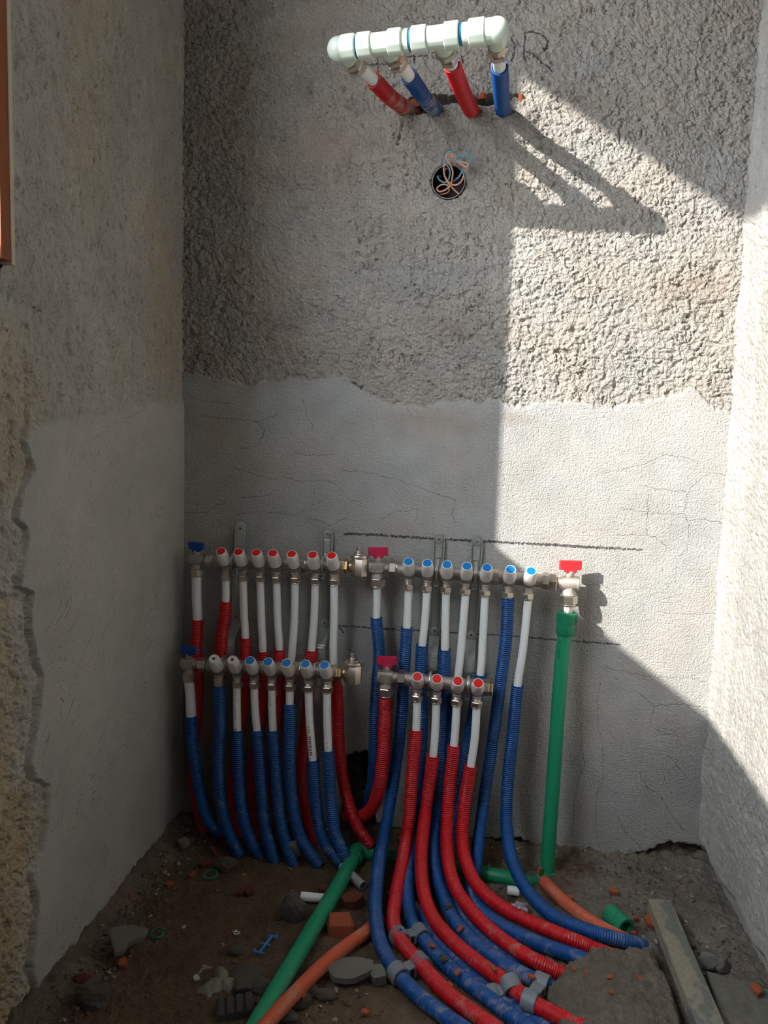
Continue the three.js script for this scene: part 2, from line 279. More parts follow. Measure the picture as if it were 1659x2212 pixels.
const marks = markings(2048, 2048, B0[0], B0[1], BW, BH, (g) => {
  charcoal(g, [V(0.3611,0.6613,0),V(0.4159,0.662,0),V(0.5534,0.6597,0),V(0.7545,0.6588,0),V(0.8759,0.6581,0),V(0.9312,0.658,0)], 0.0048, 3); charcoal(g, [V(0.7545,0.6588,0),V(0.876,0.6572,0),V(0.9734,0.6573,0)], 0.0042, 23);
  charcoal(g, [V(0.3542,0.4615,0),V(0.4519,0.4606,0),V(0.5806,0.4617,0),V(0.7165,0.4625,0),V(0.8593,0.4599,0),V(0.9435,0.4586,0)], 0.0036, 4); charcoal(g, [V(0.3542,0.4615,0),V(0.3658,0.4459,0)], 0.0036, 5);
  const K = 0.0038;
  charcoal(g, [V(0.6906,1.6582,0),V(0.6892,1.6327,0),V(0.6905,1.6062,0)], K, 6); charcoal(g, [V(0.6863,1.6549,0),V(0.7039,1.6578,0),V(0.7237,1.6504,0),V(0.734,1.6382,0),V(0.7328,1.6281,0),V(0.725,1.6249,0)], K, 7); charcoal(g, [V(0.695,1.6223,0),V(0.7077,1.6169,0),V(0.7244,1.6019,0),V(0.7355,1.5931,0),V(0.7457,1.5835,0)], K, 8);
  charcoal(g, [V(0.6636,1.6471,0),V(0.6713,1.6349,0),V(0.6712,1.6178,0),V(0.6647,1.6043,0)], K, 9); charcoal(g, [V(0.6261,1.607,0),V(0.624,1.5933,0)], K, 10); charcoal(g, [V(0.3728,1.6074,0),V(0.3878,1.6062,0),V(0.4214,1.6062,0)], K, 11); charcoal(g, [V(0.4023,1.6215,0),V(0.4045,1.5812,0)], K, 12);
  charcoal(g, [V(0.4368,1.5892,0),V(0.4381,1.5787,0)], K, 13); charcoal(g, [V(0.473,1.6387,0),V(0.476,1.6039,0)], K, 14); charcoal(g, [V(0.458,1.6183,0),V(0.503,1.6189,0)], K, 15); charcoal(g, [V(0.5696,1.6171,0),V(0.5721,1.6015,0)], K, 16);
});
const cracks = markings(2048, 2048, B0[0], B0[1], BW, BH, (g) => backCracks.forEach((p, i) => crackle(g, p, 0.0008, 100 + i, 'x', i % 3 ? 0.8 : 1)));
const blot = (x, y, p, rx, ry) => Math.exp(-(((x - p.x) / rx) ** 2) - ((y - p.y) / ry) ** 2);
const backStains = [[V(0.2077,1.058,0), 0.05, 0.07, 1], [V(0.6031,1.0832,0), 0.09, 0.03, 0.7], [V(0.5347,0.8987,0), 0.13, 0.025, 1.0], [V(0.3542,1.4651,0), 0.14, 0.2, 0.5], [V(0.0785,0.8703,0), 0.04, 0.04, 0.5], [V(0.4632,0.7271,0), 0.05, 0.02, -0.4], [V(0.7044,0.9131,0), 0.05, 0.012, 1.1], [V(1.0229,1.1696,0), 0.12, 0.04, 0.8]];
const backMap = field(2048, 2048, (u, v, o) => {
  const x = B0[0] + u * BW, y = B0[1] + v * BH, up = upperPart(x, y), low = y < 0.3 ? lowerPart(x, y) : 0;
  let s = 0; for (const [p, rx, ry, k] of backStains) { if (Math.abs(x - p.x) < rx * 2 && Math.abs(y - p.y) < ry * 2) s += k * blot(x, y, p, rx, ry); }
  s *= 0.75 + 0.4 * N(x * 30, y * 30);
  const n = N(x * 5 + 20, y * 5), n2 = N(x * 22, y * 22 + 6), f = N(x * 240, y * 240) + 0.6 * N(x * 520, y * 420);
  const b = 1 + 0.035 * n + 0.04 * n2 + 0.035 * f;
  o[0] = mix(0.622, 0.6, up) * b; o[1] = mix(0.617, 0.58, up) * b; o[2] = mix(0.6, 0.55, up) * b;
  const w = 0.012 * N(x * 8 + 50, y * 8); o[0] += w; o[2] -= w;
  o[0] -= 0.05 * s; o[1] -= 0.075 * s; o[2] -= 0.095 * s;
  if (low > 0) { o[0] = mix(o[0], 0.43 * b, low); o[1] = mix(o[1], 0.40 * b, low); o[2] = mix(o[2], 0.36 * b, low); }
  const c = cracks(u, v) * (1 - up) * (1 - low) * 0.5, m = marks(u, v) * (0.9 - 0.2 * up * (f > 0.3 ? 1 : 0));
  for (let k = 0; k < 3; k++) o[k] = mix(o[k] * (1 - c), 0.13, m);
}, 3);
const backBump = field(2048, 2048, (u, v) => {
  const x = B0[0] + u * BW, y = B0[1] + v * BH, up = upperPart(x, y);
  const rough = 0.62 + 0.16 * Math.tanh(2 * N(x * 210, y * 230)) + 0.13 * N(x * 420, y * 380) - 0.42 * sm(0.16, 0.02, Math.abs(N(x * 130 + 5, y * 136) + 0.3 * N(x * 300, y * 300))), fine = 0.5 + 0.1 * N(x * 60 + 2 * N(x * 12, y * 12), y * 420) + 0.26 * N(x * 310, y * 330) - 0.3 * sm(0.55, 0.8, N(x * 150, y * 150)) - 0.35 * cracks(u, v);
  return mix(fine, rough, up);
});
struct('wall_back', wallBackGeo, std({ map: backMap, bumpMap: backBump, bumpScale: 0.003, roughness: 0.96 }));

// left wall: plaster patch standing proud of older roughcast, window beyond the frame
const leftTop = polyY([...[V(0,0.8212,0.6302),V(0,0.8522,0.5954),V(0,0.8618,0.573),V(0,0.8819,0.5129),V(0,0.8887,0.4604),V(0,0.8999,0.3233),V(0,0.9145,0.2329),V(0,0.9275,0.1299),V(0,0.9291,0.0035)]].sort((a, b) => a.z - b.z));
const leftEdgePts = [V(0,0.8749,0.5726),V(0,0.8521,0.59),V(0,0.8122,0.5676),V(0,0.7811,0.5976),V(0,0.7434,0.6118),V(0,0.726,0.586),V(0,0.6945,0.5892),V(0,0.664,0.6057),V(0,0.646,0.6084),V(0,0.6316,0.5775),V(0,0.5928,0.5867),V(0,0.5334,0.571),V(0,0.4974,0.5504),V(0,0.434,0.5691),V(0,0.3785,0.5896),V(0,0.3533,0.5809),V(0,0.3218,0.54),V(0,0.2632,0.5467),V(0,0.2272,0.5627),V(0,0.2112,0.5922),V(0,0.1525,0.5747),V(0,0.1132,0.5831),V(0,0.0614,0.5942),V(0,0.023,0.5832),V(0,-0.0144,0.5744)];
const leftEdge = (y) => { const p = leftEdgePts; if (y >= p[0].y) return p[0].z; for (let i = 1; i < p.length; i++) if (y >= p[i].y) return mix(p[i - 1].z, p[i].z, (p[i - 1].y - y) / (p[i - 1].y - p[i].y)); return p[p.length - 1].z; };
function leftPatch(z, y) {
  const j = 0.005 * N(z * 50, y * 50) + 0.003 * N(z * 130, y * 130), top = leftTop(z, 'z') + 0.006 * N(z * 40, 4.2);
  return sm(-0.002, 0.003, leftEdge(y) - z + j) * sm(-0.003, 0.003, top - y + j);
}
const leftFoot = (z) => 0.012 + 0.012 * N(z * 20, 12.5) + 0.006 * N(z * 60, 3.5);
function leftHeight(z, y) {
  const p = leftPatch(z, y), q = sm(0.004, -0.002, y - leftFoot(z));
  const flow = N(z * 4, y * 4) * 1.2;
  const smooth = 0.007 + 0.0016 * N(z * 6, y * 6 + 8) + 0.0004 * N((z * Math.cos(flow) - y * Math.sin(flow)) * 220, (z * Math.sin(flow) + y * Math.cos(flow)) * 40);
  const ex = z > leftEdge(y) + 0.03 && y < 1 ? 0.004 * sm(0.03, 0.05, z - leftEdge(y)) : 0;
  let h = mix(0.001 + roughcast(z + 5, y * 0.8 + 3, y > 0.98 ? 0.8 : 1) - ex, smooth, p);
  const rim = Math.exp(-(((z - leftEdge(y) - 0.003) / 0.003) ** 2)) * sm(1.0, 0.96, y); h -= 0.012 * rim * (0.6 + 0.6 * N(z * 30, y * 14));
  h -= (1 - p) * (0.0055 * sm(0.3, 0.6, N(z * 62 + 7, y * 34)) * sm(-0.3, 0.3, N(z * 12, y * 7)) + 0.004 * sm(0.35, 0.6, N(z * 110 + 3, y * 66)));
  h = mix(h, -0.004 + 1.4 * roughcast(z, y), q); return h;
}
const L0 = [-0.012, -0.06], LW = 0.76, LH = 1.83;
const leftEnd = (y) => 0.748 - 0.128 * sm(1.02, 1.09, y);
const leftPlane = sheet(312, 760, (u, v, o) => { const y = L0[1] + v * LH, z = mix(leftEnd(y), L0[0], u); o[0] = leftHeight(z, y); o[1] = y; o[2] = z; });
{ const p = leftPlane.attributes.position, t = leftPlane.attributes.uv; for (let i = 0; i < p.count; i++) t.setX(i, 1 - (p.getZ(i) - L0[0]) / LW); }
const opening = new THREE.Shape([[-0.3, -0.2], [3.3, -0.2], [3.3, 2.7], [-0.3, 2.7]].map(([a, b]) => new THREE.Vector2(a, b)));
opening.holes.push(new THREE.Path([[0.632, 1.12], [0.66, 2.165], [1.75, 2.22], [1.75, 1.05]].map(([a, b]) => new THREE.Vector2(a, b))));
const leftMass = new THREE.ExtrudeGeometry(opening, { depth: 0.18, bevelEnabled: false }).applyMatrix4(new THREE.Matrix4().set(0, 0, 1, -0.19, 0, 1, 0, 0, 1, 0, 0, 0, 0, 0, 0, 1));
leftMass.index || leftMass.setIndex([...Array(leftMass.attributes.position.count).keys()].map((i) => (i % 3 === 1 ? i + 1 : i % 3 === 2 ? i - 1 : i))); leftMass.computeVertexNormals();
const leftMap = field(1024, 2048, (u, v, o) => {
  const z = L0[0] + (1 - u) * LW, y = L0[1] + v * LH, p = leftPatch(z, y), f = N(z * 240, y * 240) + 0.6 * N(z * 500, y * 430);
  const flow = N(z * 4, y * 4) * 1.2, scr = sm(0.5, 0.75, N((z * Math.cos(flow) - y * Math.sin(flow)) * 260, (z * Math.sin(flow) + y * Math.cos(flow)) * 45)) * sm(0.05, 0.45, N(z * 9 + 3, y * 7));
  const b = 1 + 0.04 * N(z * 6, y * 6) + 0.03 * N(z * 25, y * 25) + 0.03 * f;
  const ochre = sm(0.1, 0.6, N(z * 4 + 9, y * 3.3 + 2) + 0.25 * N(z * 30, y * 30)) * (1 - p), deep = sm(0.02, 0.06, z - leftEdge(y)) * sm(0.75, 0.6, y) * (1 - p);
  const wash = sm(0.15, 0.5, N(z * 7 + 30, y * 2.2 + 5) + 0.3 * N(z * 40, y * 30)) * (1 - p);
  o[0] = mix(0.635, 0.64, p) * b; o[1] = mix(0.617, 0.628, p) * b; o[2] = mix(0.582, 0.602, p) * b;
  o[0] += 0.01 * ochre - 0.02 * deep + 0.03 * wash; o[1] += -0.015 * ochre - 0.055 * deep + 0.035 * wash; o[2] += -0.045 * ochre - 0.1 * deep + 0.035 * wash;
  for (let k = 0; k < 3; k++) o[k] *= 1 - 0.3 * scr * p;
}, 3);
const leftBump = field(1024, 2048, (u, v) => {
  const z = L0[0] + (1 - u) * LW, y = L0[1] + v * LH, p = leftPatch(z, y), flow = N(z * 4, y * 4) * 1.2;
  const rough = 0.62 + 0.14 * Math.tanh(2 * N(z * 210, y * 200)) + 0.12 * N(z * 420, y * 380) - 0.34 * sm(0.16, 0.02, Math.abs(N(z * 130 + 5, y * 60) + 0.3 * N(z * 300, y * 260))) * sm(-0.1, 0.3, N(z * 40, y * 25)) - 0.45 * sm(0.4, 0.7, N(z * 150, y * 70));
  const fine = 0.5 + 0.1 * N(z * 330, y * 330) - 0.35 * sm(0.5, 0.75, N((z * Math.cos(flow) - y * Math.sin(flow)) * 260, (z * Math.sin(flow) + y * Math.cos(flow)) * 45));
  return mix(rough, fine, p);
});
struct('wall_left', withSlabs(leftPlane, [leftMass]), std({ map: leftMap, bumpMap: leftBump, bumpScale: 0.0046, roughness: 0.96 }));

// right wall: only its strip beside the corner shows
const R0 = [-0.012, -0.06], RWD = 0.5, RH = 1.83;
const rightHeight = (z, y) => 0.002 + roughcast(z * 1.35 + 9, y * 1.35 + 1, 0.72) + 0.012 * sm(0.035, 0, z) * (0.6 + 0.5 * N(y * 12, 4)) + 0.003 * sm(0.1, 0.085, z) - 0.02 * sm(0.05, 0.02, y - 0.02 * N(z * 12, 5)) ;
const rightPlane = sheet(160, 600, (u, v, o) => { const z = R0[0] + u * RWD, y = R0[1] + v * RH; o[0] = RW - rightHeight(z, y); o[1] = y; o[2] = z; });
const rightMap = field(512, 1024, (u, v, o) => {
  const z = R0[0] + u * RWD, y = R0[1] + v * RH, b = 1 + 0.04 * N(z * 6, y * 6) + 0.04 * N(z * 25, y * 25) + 0.035 * (N(z * 240, y * 240) + 0.6 * N(z * 480, y * 430)), e = sm(0.02, -0.01, y - 0.03 - 0.02 * N(z * 14, y * 14));
  const band = 0.03 * sm(0.1, 0.085, z + 0.004 * N(y * 20, 2));
  o[0] = (mix(0.615, 0.42, e) + band) * b; o[1] = (mix(0.602, 0.38, e) + band) * b; o[2] = (mix(0.575, 0.32, e) + band) * b;
}, 3);
const rightBump = field(512, 1024, (u, v) => { const z = R0[0] + u * RWD, y = R0[1] + v * RH; return 0.6 + 0.16 * Math.tanh(2 * N(z * 190, y * 200)) + 0.13 * N(z * 350, y * 330) - 0.4 * sm(0.16, 0.02, Math.abs(N(z * 120, y * 120))); });
struct('wall_right', withSlabs(rightPlane, [slab(RW + 0.012, RW + 0.2, -0.2, 2.7, -0.3, 3.3), slab(RW - 0.003, RW + 0.05, -0.2, 2.7, 0.485, 3.2), slab(RW - 0.003, RW + 0.05, 1.765, 2.7, -0.05, 0.5)]), std({ map: rightMap, bumpMap: rightBump, bumpScale: 0.002, roughness: 0.96 }));

const plainWall = std({ color: sRGB(96, 88, 78), roughness: 0.95, bumpMap: grit, bumpScale: 0.002 });
struct('ceiling', slab(-0.3, 1.4, 2.5, 2.7, -0.3, 3.4), plainWall);
struct('wall_front', slab(-0.2, 1.34, -0.2, 2.55, 3.2, 3.4), plainWall);   // behind the camera

// floor: trampled earth with rubble banked against the walls
function floorHeight(x, z) {
  let h = 0.003 * N(x * 7, z * 7) + 0.0022 * N(x * 21 + 3, z * 21) + 0.0014 * N(x * 60, z * 60) + 0.0008 * Math.tanh(3 * N(x * 120, z * 120));
  const lb = sm(0.06, 0.0, x - 0.02 * N(z * 14, 3)) * sm(0.0, 0.08, z), bb = sm(0.06, 0.0, z - 0.02 * N(x * 13, 9)), rb = sm(0.09, 0.01, RW - x);
  h += lb * (0.02 + 0.008 * N(x * 50, z * 50)) + bb * (0.012 + 0.01 * N(x * 40, z * 40)) + rb * 0.012;
  const g = sm(0.55, 0.85, x + 0.06 * N(x * 9, z * 9));
  h += g * (0.0035 * N(x * 35, z * 35 + 4) + 0.002 * Math.tanh(3 * N(x * 75, z * 75)));
  return h;
}
const F0 = [-0.01, -0.09], FW = 1.16, FD = 0.92;
const floorPlane = sheet(380, 300, (u, v, o) => { const x = F0[0] + u * FW, z = F0[1] + (1 - v) * FD; o[0] = x; o[2] = z; o[1] = floorHeight(x, z); });
const clodLines = (x, z) => Math.abs(N(x * 26 + 0.6 * N(x * 60, z * 60), z * 26)) ;
const floorMap = field(2048, 1536, (u, v, o) => {
  const x = F0[0] + u * FW, z = F0[1] + (1 - v) * FD, f = N(x * 210, z * 210) + 0.7 * N(x * 460, z * 460), n = N(x * 10, z * 10), m = N(x * 34, z * 34);
  const gray = sm(-0.12, 0.3, (x - 0.74) * 1.6 + 0.4 * n + 0.15 * m) , dust = sm(0.05, -0.02, x - 0.05 - 0.03 * N(z * 20, 3) - 0.01 * m) + 0.8 * sm(0.02, -0.02, z - 0.02 - 0.02 * n);
  const b = 1 + 0.1 * n + 0.12 * m + 0.13 * f;
  o[0] = mix(0.33, 0.385, gray); o[1] = mix(0.265, 0.36, gray); o[2] = mix(0.2, 0.325, gray);
  const d = cl(dust); o[0] = mix(o[0], 0.4, d * 0.7); o[1] = mix(o[1], 0.365, d * 0.7); o[2] = mix(o[2], 0.32, d * 0.7);
  const speck = sm(0.75, 0.9, N(x * 300 + 7, z * 300)); 
  for (let k = 0; k < 3; k++) o[k] = o[k] * b + 0.16 * speck * (k === 0 ? 1 : 0.85);
}, 3);
const floorBump = field(1024, 768, (u, v) => { const x = F0[0] + u * FW, z = F0[1] + (1 - v) * FD; return 0.5 + 0.2 * N(x * 90, z * 90) + 0.16 * N(x * 190, z * 190) + 0.12 * N(x * 380, z * 380); });
const earth = std({ map: floorMap, bumpMap: floorBump, bumpScale: 0.005, roughness: 0.97 });
struct('floor', withSlabs(floorPlane, [slab(-0.3, 1.4, -0.4, -0.15, -0.4, 3.4), slab(-0.1, 1.2, -0.16, -0.002, 0.82, 3.4)]), earth);
struct('trim_1', slab(-16, -0.19, -0.5, -0.3, -12, 14), std({ color: sRGB(150, 140, 120), roughness: 1 }));   // bare ground outside the window

// timber frame of the window in the left wall; only one stile shows at the frame's edge
{
  const wood = std({ color: sRGB(168, 96, 58), roughness: 0.6, bumpMap: gritFine, bumpScale: 0.0006 }), pale = std({ color: sRGB(186, 172, 148), roughness: 0.7 });
  const w = new THREE.Group(); w.name = 'window_1'; w.userData = { kind: 'structure' }; scene.add(w);
  const tilt = (g) => g.applyMatrix4(new THREE.Matrix4().set(1, 0, 0, 0, 0, 1, 0, 0, 0, 0.0, 1, 0, 0, 0, 0, 1));
  part('stile', tilt(box(0.022, 1.19, 0.02, 0.001, 1.683, 0.634)), wood, w); part('stile_edge', tilt(box(0.026, 1.2, 0.008, 0.001, 1.684, 0.6205)), pale, w);
  part('stile', box(0.03, 1.3, 0.05, 0.006, 1.66, 1.775), wood, w); part('rail', box(0.03, 0.05, 1.06, 0.006, 1.025, 1.235), wood, w); part('rail', box(0.03, 0.05, 1.16, 0.006, 2.275, 1.2), wood, w);
}

// ---------------------------------------------------------------- manifolds, valves, vents, brackets
const alongX = (g) => g.rotateZ(-PI / 2);                          // built along +y, laid along +x
function knobGeo() { const p = [[0, 0], [0.0112, 0], [0.0124, 0.0015], [0.0128, 0.008], [0.0125, 0.016], [0.0117, 0.026], [0.0105, 0.0345], [0.0098, 0.0362], [0.0088, 0.0364], [0.0086, 0.0358], [0, 0.0358]]; return lathe(p, 28); }
const KNOB = knobGeo(), DISC = lathe([[0, 0], [0.0086, 0], [0.0084, 0.0006], [0, 0.0008]], 28), HOLE = lathe([[0, 0], [0.003, 0], [0.003, 0.0006], [0, 0.0006]], 12), RIDGES = [];
const outletShapes = new Map();
function outletShape(tilt) {                                        // angle valve: chamber leaning out, neck down, compression nut
  if (outletShapes.has(tilt)) return outletShapes.get(tilt);
  const d = V(0, Math.cos(tilt), Math.sin(tilt)), a = V(0, -0.004, 0.016), at = (t) => a.clone().addScaledVector(d, t);
  const chamber = orient(lathe([[0, -0.02], [0.0085, -0.02], [0.0098, -0.013], [0.0112, -0.008], [0.0118, 0.001], [0.0112, 0.0075], [0, 0.0075]], 22), V(0, 0, 0), d).translate(a.x, a.y, a.z);
  const gasket = orient(rod(0.0116, 0.0012), at(0.0072), at(0.01));
  const neck = lathe([[0, -0.006], [0.0088, -0.006], [0.0085, -0.014], [0.0098, -0.0155], [0.0098, -0.0185], [0.0088, -0.019], [0, -0.019]], 20).translate(0, 0, 0.014);
  const boss = alongX(rod(0.012, 0.02, -0.01)).translate(0, 0, 0.006);
  const nutParts = [thread(0.0098, 0.006, -0.025, 3).translate(0, 0, 0.014), hex(0.0124, 0.011, -0.036, tilt * 5).translate(0, 0, 0.014), rod(0.0108, 0.0022, -0.0378).translate(0, 0, 0.014)];
  const q = new THREE.Quaternion().setFromUnitVectors(UP, d), place = (g, t) => { const p = at(t); return g.clone().applyQuaternion(q).translate(p.x, p.y, p.z); };
  const s = { body: merge([chamber, neck, boss]), gasket, nut: merge(nutParts), knob: place(KNOB, 0.0086), disc: place(DISC, 0.0086 + 0.0358), hole: place(HOLE, 0.0086 + 0.0358) };
  outletShapes.set(tilt, s); return s;
}
const bars = {};
function manifold(key, label, A, B, x0, x1, nuts, caps, tilt, joint, group) {
  const t = thing('pipe_manifold', label, 'manifold', A, group), ang = Math.atan2(B.y - A.y, B.x - A.x); t.rotation.z = ang;
  const bar = (x) => V(x, A.y + (x - A.x) * Math.tan(ang), A.z); bars[key] = bar;
  const g = [alongX(rod(0.0132, x1 - x0)).translate(x0 - A.x, 0, 0)];
  const outs = [];
  for (const nx of nuts) { g.push(alongX(lathe([[0, -0.013], [0.0134, -0.013], [0.0148, -0.009], [0.0148, 0.009], [0.0134, 0.013], [0, 0.013]], 22)).translate(nx - A.x, 0, 0)); }
  part('bar', g, M.cast, t);
  if (joint) part('coupling_nut', [alongX(hex(0.0168, 0.013, -0.0065, 0.3)).translate(joint - A.x, 0, 0), alongX(rod(0.0158, 0.003, 0.006)).translate(joint - A.x, 0, 0)], M.nickel, t);
  const s = outletShape(tilt);
  nuts.forEach((nx, i) => {
    const o = part('outlet_valve', s.body, M.cast, t); o.position.x = nx - A.x;
    part('compression_nut', s.nut, M.nickel, o); part('seal_ring', s.gasket, M.gasket, o); const k = part('knob', s.knob, M.knob, o); 
    if (caps[i]) part('cap_disc', s.disc, caps[i], o); else part('screw_hole', s.hole, M.knobHole, o);
    outs.push(bar(nx).add(V(0, -0.033, 0.014)));
  });
  return { t, outs, bar };
}
function ballValve(label, at, k, handleMat, sign, turn, handleTilt) {  // angle ball valve: body, union nut towards the manifold, outlet nut below, butterfly handle
  const t = thing('ball_valve', label, 'valve', at); t.rotation.z = turn;
  const flip = (g) => (sign < 0 ? g.rotateY(PI) : g), sc = (g) => g.scale(k, k, k);
  const body = [alongX(lathe([[0, -0.0155], [0.0115, -0.0155], [0.0128, -0.0145], [0.0128, -0.012], [0.0122, -0.0115], [0.0125, 0], [0.0122, 0.01], [0.011, 0.0125], [0.0092, 0.0135], [0.0092, 0.024], [0, 0.024]], 28)),
    lathe([[0, -0.003], [0.0108, -0.003], [0.0108, -0.014], [0.0122, -0.0165], [0.0122, -0.0195], [0, -0.0195]], 26).scale(1, 1, 1), rod(0.0072, 0.013, 0.008), box(0.022, 0.016, 0.003, 0, 0, 0.0118, 0.001)];
  part('valve_body', flip(sc(merge(body))), M.cast, t);
  part('union_nut', flip(sc(merge([alongX(hex(0.0152, 0.013, 0, 0.25)).translate(0.022, 0, 0), alongX(rod(0.0128, 0.003)).translate(0.0348, 0, 0)]))), M.nickel, t);
  part('outlet_nut', sc(merge([hex(0.0148, 0.0145, -0.0345, 0.4), rod(0.0128, 0.003, -0.0372)])), M.nickel, t);
  const h = part('handle', sc(merge([box(0.037, 0.0155, 0.008, 0, 0.0305, 0, 0.0014), box(0.017, 0.007, 0.013, 0, 0.0212, 0, 0.0014), box(0.003, 0.004, 0.004, 0.0085, 0.021, 0.004)]).rotateY(handleTilt ?? 0)), handleMat, t);
  return t;
}
function airVent(label, bar, xHex) {                                // end fitting of a manifold: nut, brass reducer, float vent
  const b = bar(xHex), t = thing('air_vent', label, 'air vent', b);
  part('end_nut', alongX(hex(0.0165, 0.0125, -0.006, 0.2)), M.nickel, t);
  part('reducer', alongX(hex(0.0162, 0.0065, 0.0068, 0.2)), M.brass, t);
  part('nipple', alongX(lathe([[0, 0.013], [0.008, 0.013], [0.0115, 0.017], [0.0115, 0.02], [0.009, 0.022], [0, 0.022]], 20)), M.nickel, t);
  const c = V(0.0375, 0, 0);
  const body = part('float_chamber', lathe([[0, -0.0185], [0.0165, -0.0185], [0.0176, -0.0172], [0.0176, 0.0185], [0.0165, 0.02], [0, 0.02]], 8), M.nickel, t); body.position.copy(c); body.rotation.y = 0.4;
  const lid = part('lid', [lathe([[0, 0.0195], [0.0186, 0.0195], [0.0192, 0.021], [0.0192, 0.0235], [0.018, 0.0255], [0.0125, 0.0275], [0.012, 0.029], [0.006, 0.0305], [0, 0.0307]], 30), ...[...Array(8).keys()].map((i) => box(0.0022, 0.0018, 0.006, 0, 0.0262, 0.0145).rotateY((i * PI) / 4))], M.nickel, t); lid.position.copy(c);
  const k = part('vent_cap', lathe([[0, 0.029], [0.0058, 0.029], [0.0052, 0.0325], [0.004, 0.034], [0.004, 0.037], [0.0046, 0.0376], [0.0046, 0.0415], [0.0038, 0.0425], [0, 0.0425]], 18), M.nickel, t); k.position.copy(c).add(V(-0.003, 0, 0.001));
  return t;
}
const zU = 0.055, zL = 0.105;
const nx = (list) => list.map((p) => p.x);
const rr = M.discRed, bb = M.discBlue;
const UL = manifold('UL', 'nickel manifold with seven red-capped white knobs, upper left row on the plaster wall', V(0.0546,0.5965,0.055), V(0.3677,0.6002,0.055), V(0.0922,0.5974,0.055).x, V(0.3609,0.5998,0.055).x, nx([V(0.1237,0.5484,0.069),V(0.1607,0.5475,0.069),V(0.1975,0.5457,0.069),V(0.2321,0.5457,0.069),V(0.2714,0.547,0.069),V(0.3143,0.5485,0.069),V(0.3532,0.5478,0.069)]), [rr, rr, rr, rr, rr, rr, rr], 0.74, V(0.2837,0.5996,0.055).x);
const LL = manifold('LL', 'nickel manifold with blue-capped knobs and two uncapped ones, lower left row', V(0.0579,0.3865,0.105), V(0.3707,0.3899,0.105), V(0.0978,0.3873,0.105).x, V(0.3631,0.3894,0.105).x, nx([V(0.128,0.3408,0.119),V(0.1663,0.3388,0.119),V(0.2025,0.3385,0.119),V(0.2394,0.3403,0.119),V(0.2771,0.3383,0.119),V(0.3155,0.3402,0.119),V(0.3537,0.3402,0.119)]), [null, null, bb, bb, bb, bb, bb], 0.74, V(0.2881,0.3889,0.105).x);
const UR = manifold('UR', 'nickel manifold with seven blue-capped white knobs, upper right row reaching the sunlit plaster', V(0.441,0.6002,0.055), V(0.8271,0.5909,0.055), V(0.4812,0.6005,0.055).x, V(0.7799,0.5921,0.055).x, nx([V(0.5073,0.5461,0.069),V(0.5449,0.5464,0.069),V(0.5835,0.5439,0.069),V(0.6227,0.5405,0.069),V(0.6617,0.539,0.069),V(0.7075,0.5436,0.069),V(0.747,0.5394,0.069)]), [bb, bb, bb, bb, bb, bb, bb], 0.82, V(0.6806,0.5941,0.055).x);
const LR = manifold('LR', 'short nickel manifold with only four red-capped knobs, lower right row', V(0.4712,0.3885,0.105), V(0.6713,0.3811,0.105), V(0.5105,0.3875,0.105).x, V(0.6786,0.3807,0.105).x, nx([V(0.5369,0.336,0.119),V(0.5748,0.3341,0.119),V(0.6152,0.3325,0.119),V(0.6544,0.3309,0.119)]), [rr, rr, rr, rr], 0.9);
part('end_nut', alongX(hex(0.0165, 0.012, -0.006, 0.2)).translate(V(0.6713,0.3811,0.105).x - LR.t.position.x, 0, 0), M.nickel, LR.t);
part('end_plug', alongX(hex(0.0158, 0.006, 0.0065, 0.2)).translate(V(0.6713,0.3811,0.105).x - LR.t.position.x, 0, 0), M.brass, LR.t, 'brass plug');
part('end_nut', [alongX(hex(0.0172, 0.013, -0.0065, 0.2)).translate(V(0.7799,0.5911,0.055).x - UR.t.position.x, 0, 0), alongX(rod(0.0128, 0.006)).translate(V(0.7799,0.5911,0.055).x + 0.0065 - UR.t.position.x, 0, 0)], M.nickel, UR.t);
const vUL = ballValve('nickel ball valve with blue handle, left end of the upper red-capped manifold', V(0.0546,0.5974,0.055), 0.98, M.handleBlue, 1, 0.02, -0.25);
const vLL = ballValve('nickel ball valve with blue handle, at the left end of the lower blue-capped manifold', V(0.0579,0.3865,0.105), 1.0, M.handleBlue, 1, 0.02, -0.25);
const vUR = ballValve('nickel ball valve with crimson handle beside the upper air vent, above a blue sleeved pipe', V(0.441,0.6012,0.055), 1.1, M.handleCrimson, 1, 0, 0.3);
const vLR = ballValve('nickel ball valve with crimson handle, left of the four lower red-capped knobs', V(0.4712,0.3885,0.105), 1.1, M.handleCrimson, 1, 0, 0.25);
const vR = ballValve('sunlit nickel ball valve with bright red handle above the green riser', V(0.8272,0.59,0.055), 1.2, M.handleRed, -1, 0, 0.2);
airVent('nickel air vent cylinder ending the upper left manifold, beside a crimson handle', UL.bar, V(0.3657,0.6011,0.055).x);
airVent('nickel air vent cylinder at the right end of the lower left manifold', LL.bar, V(0.3669,0.3897,0.105).x);

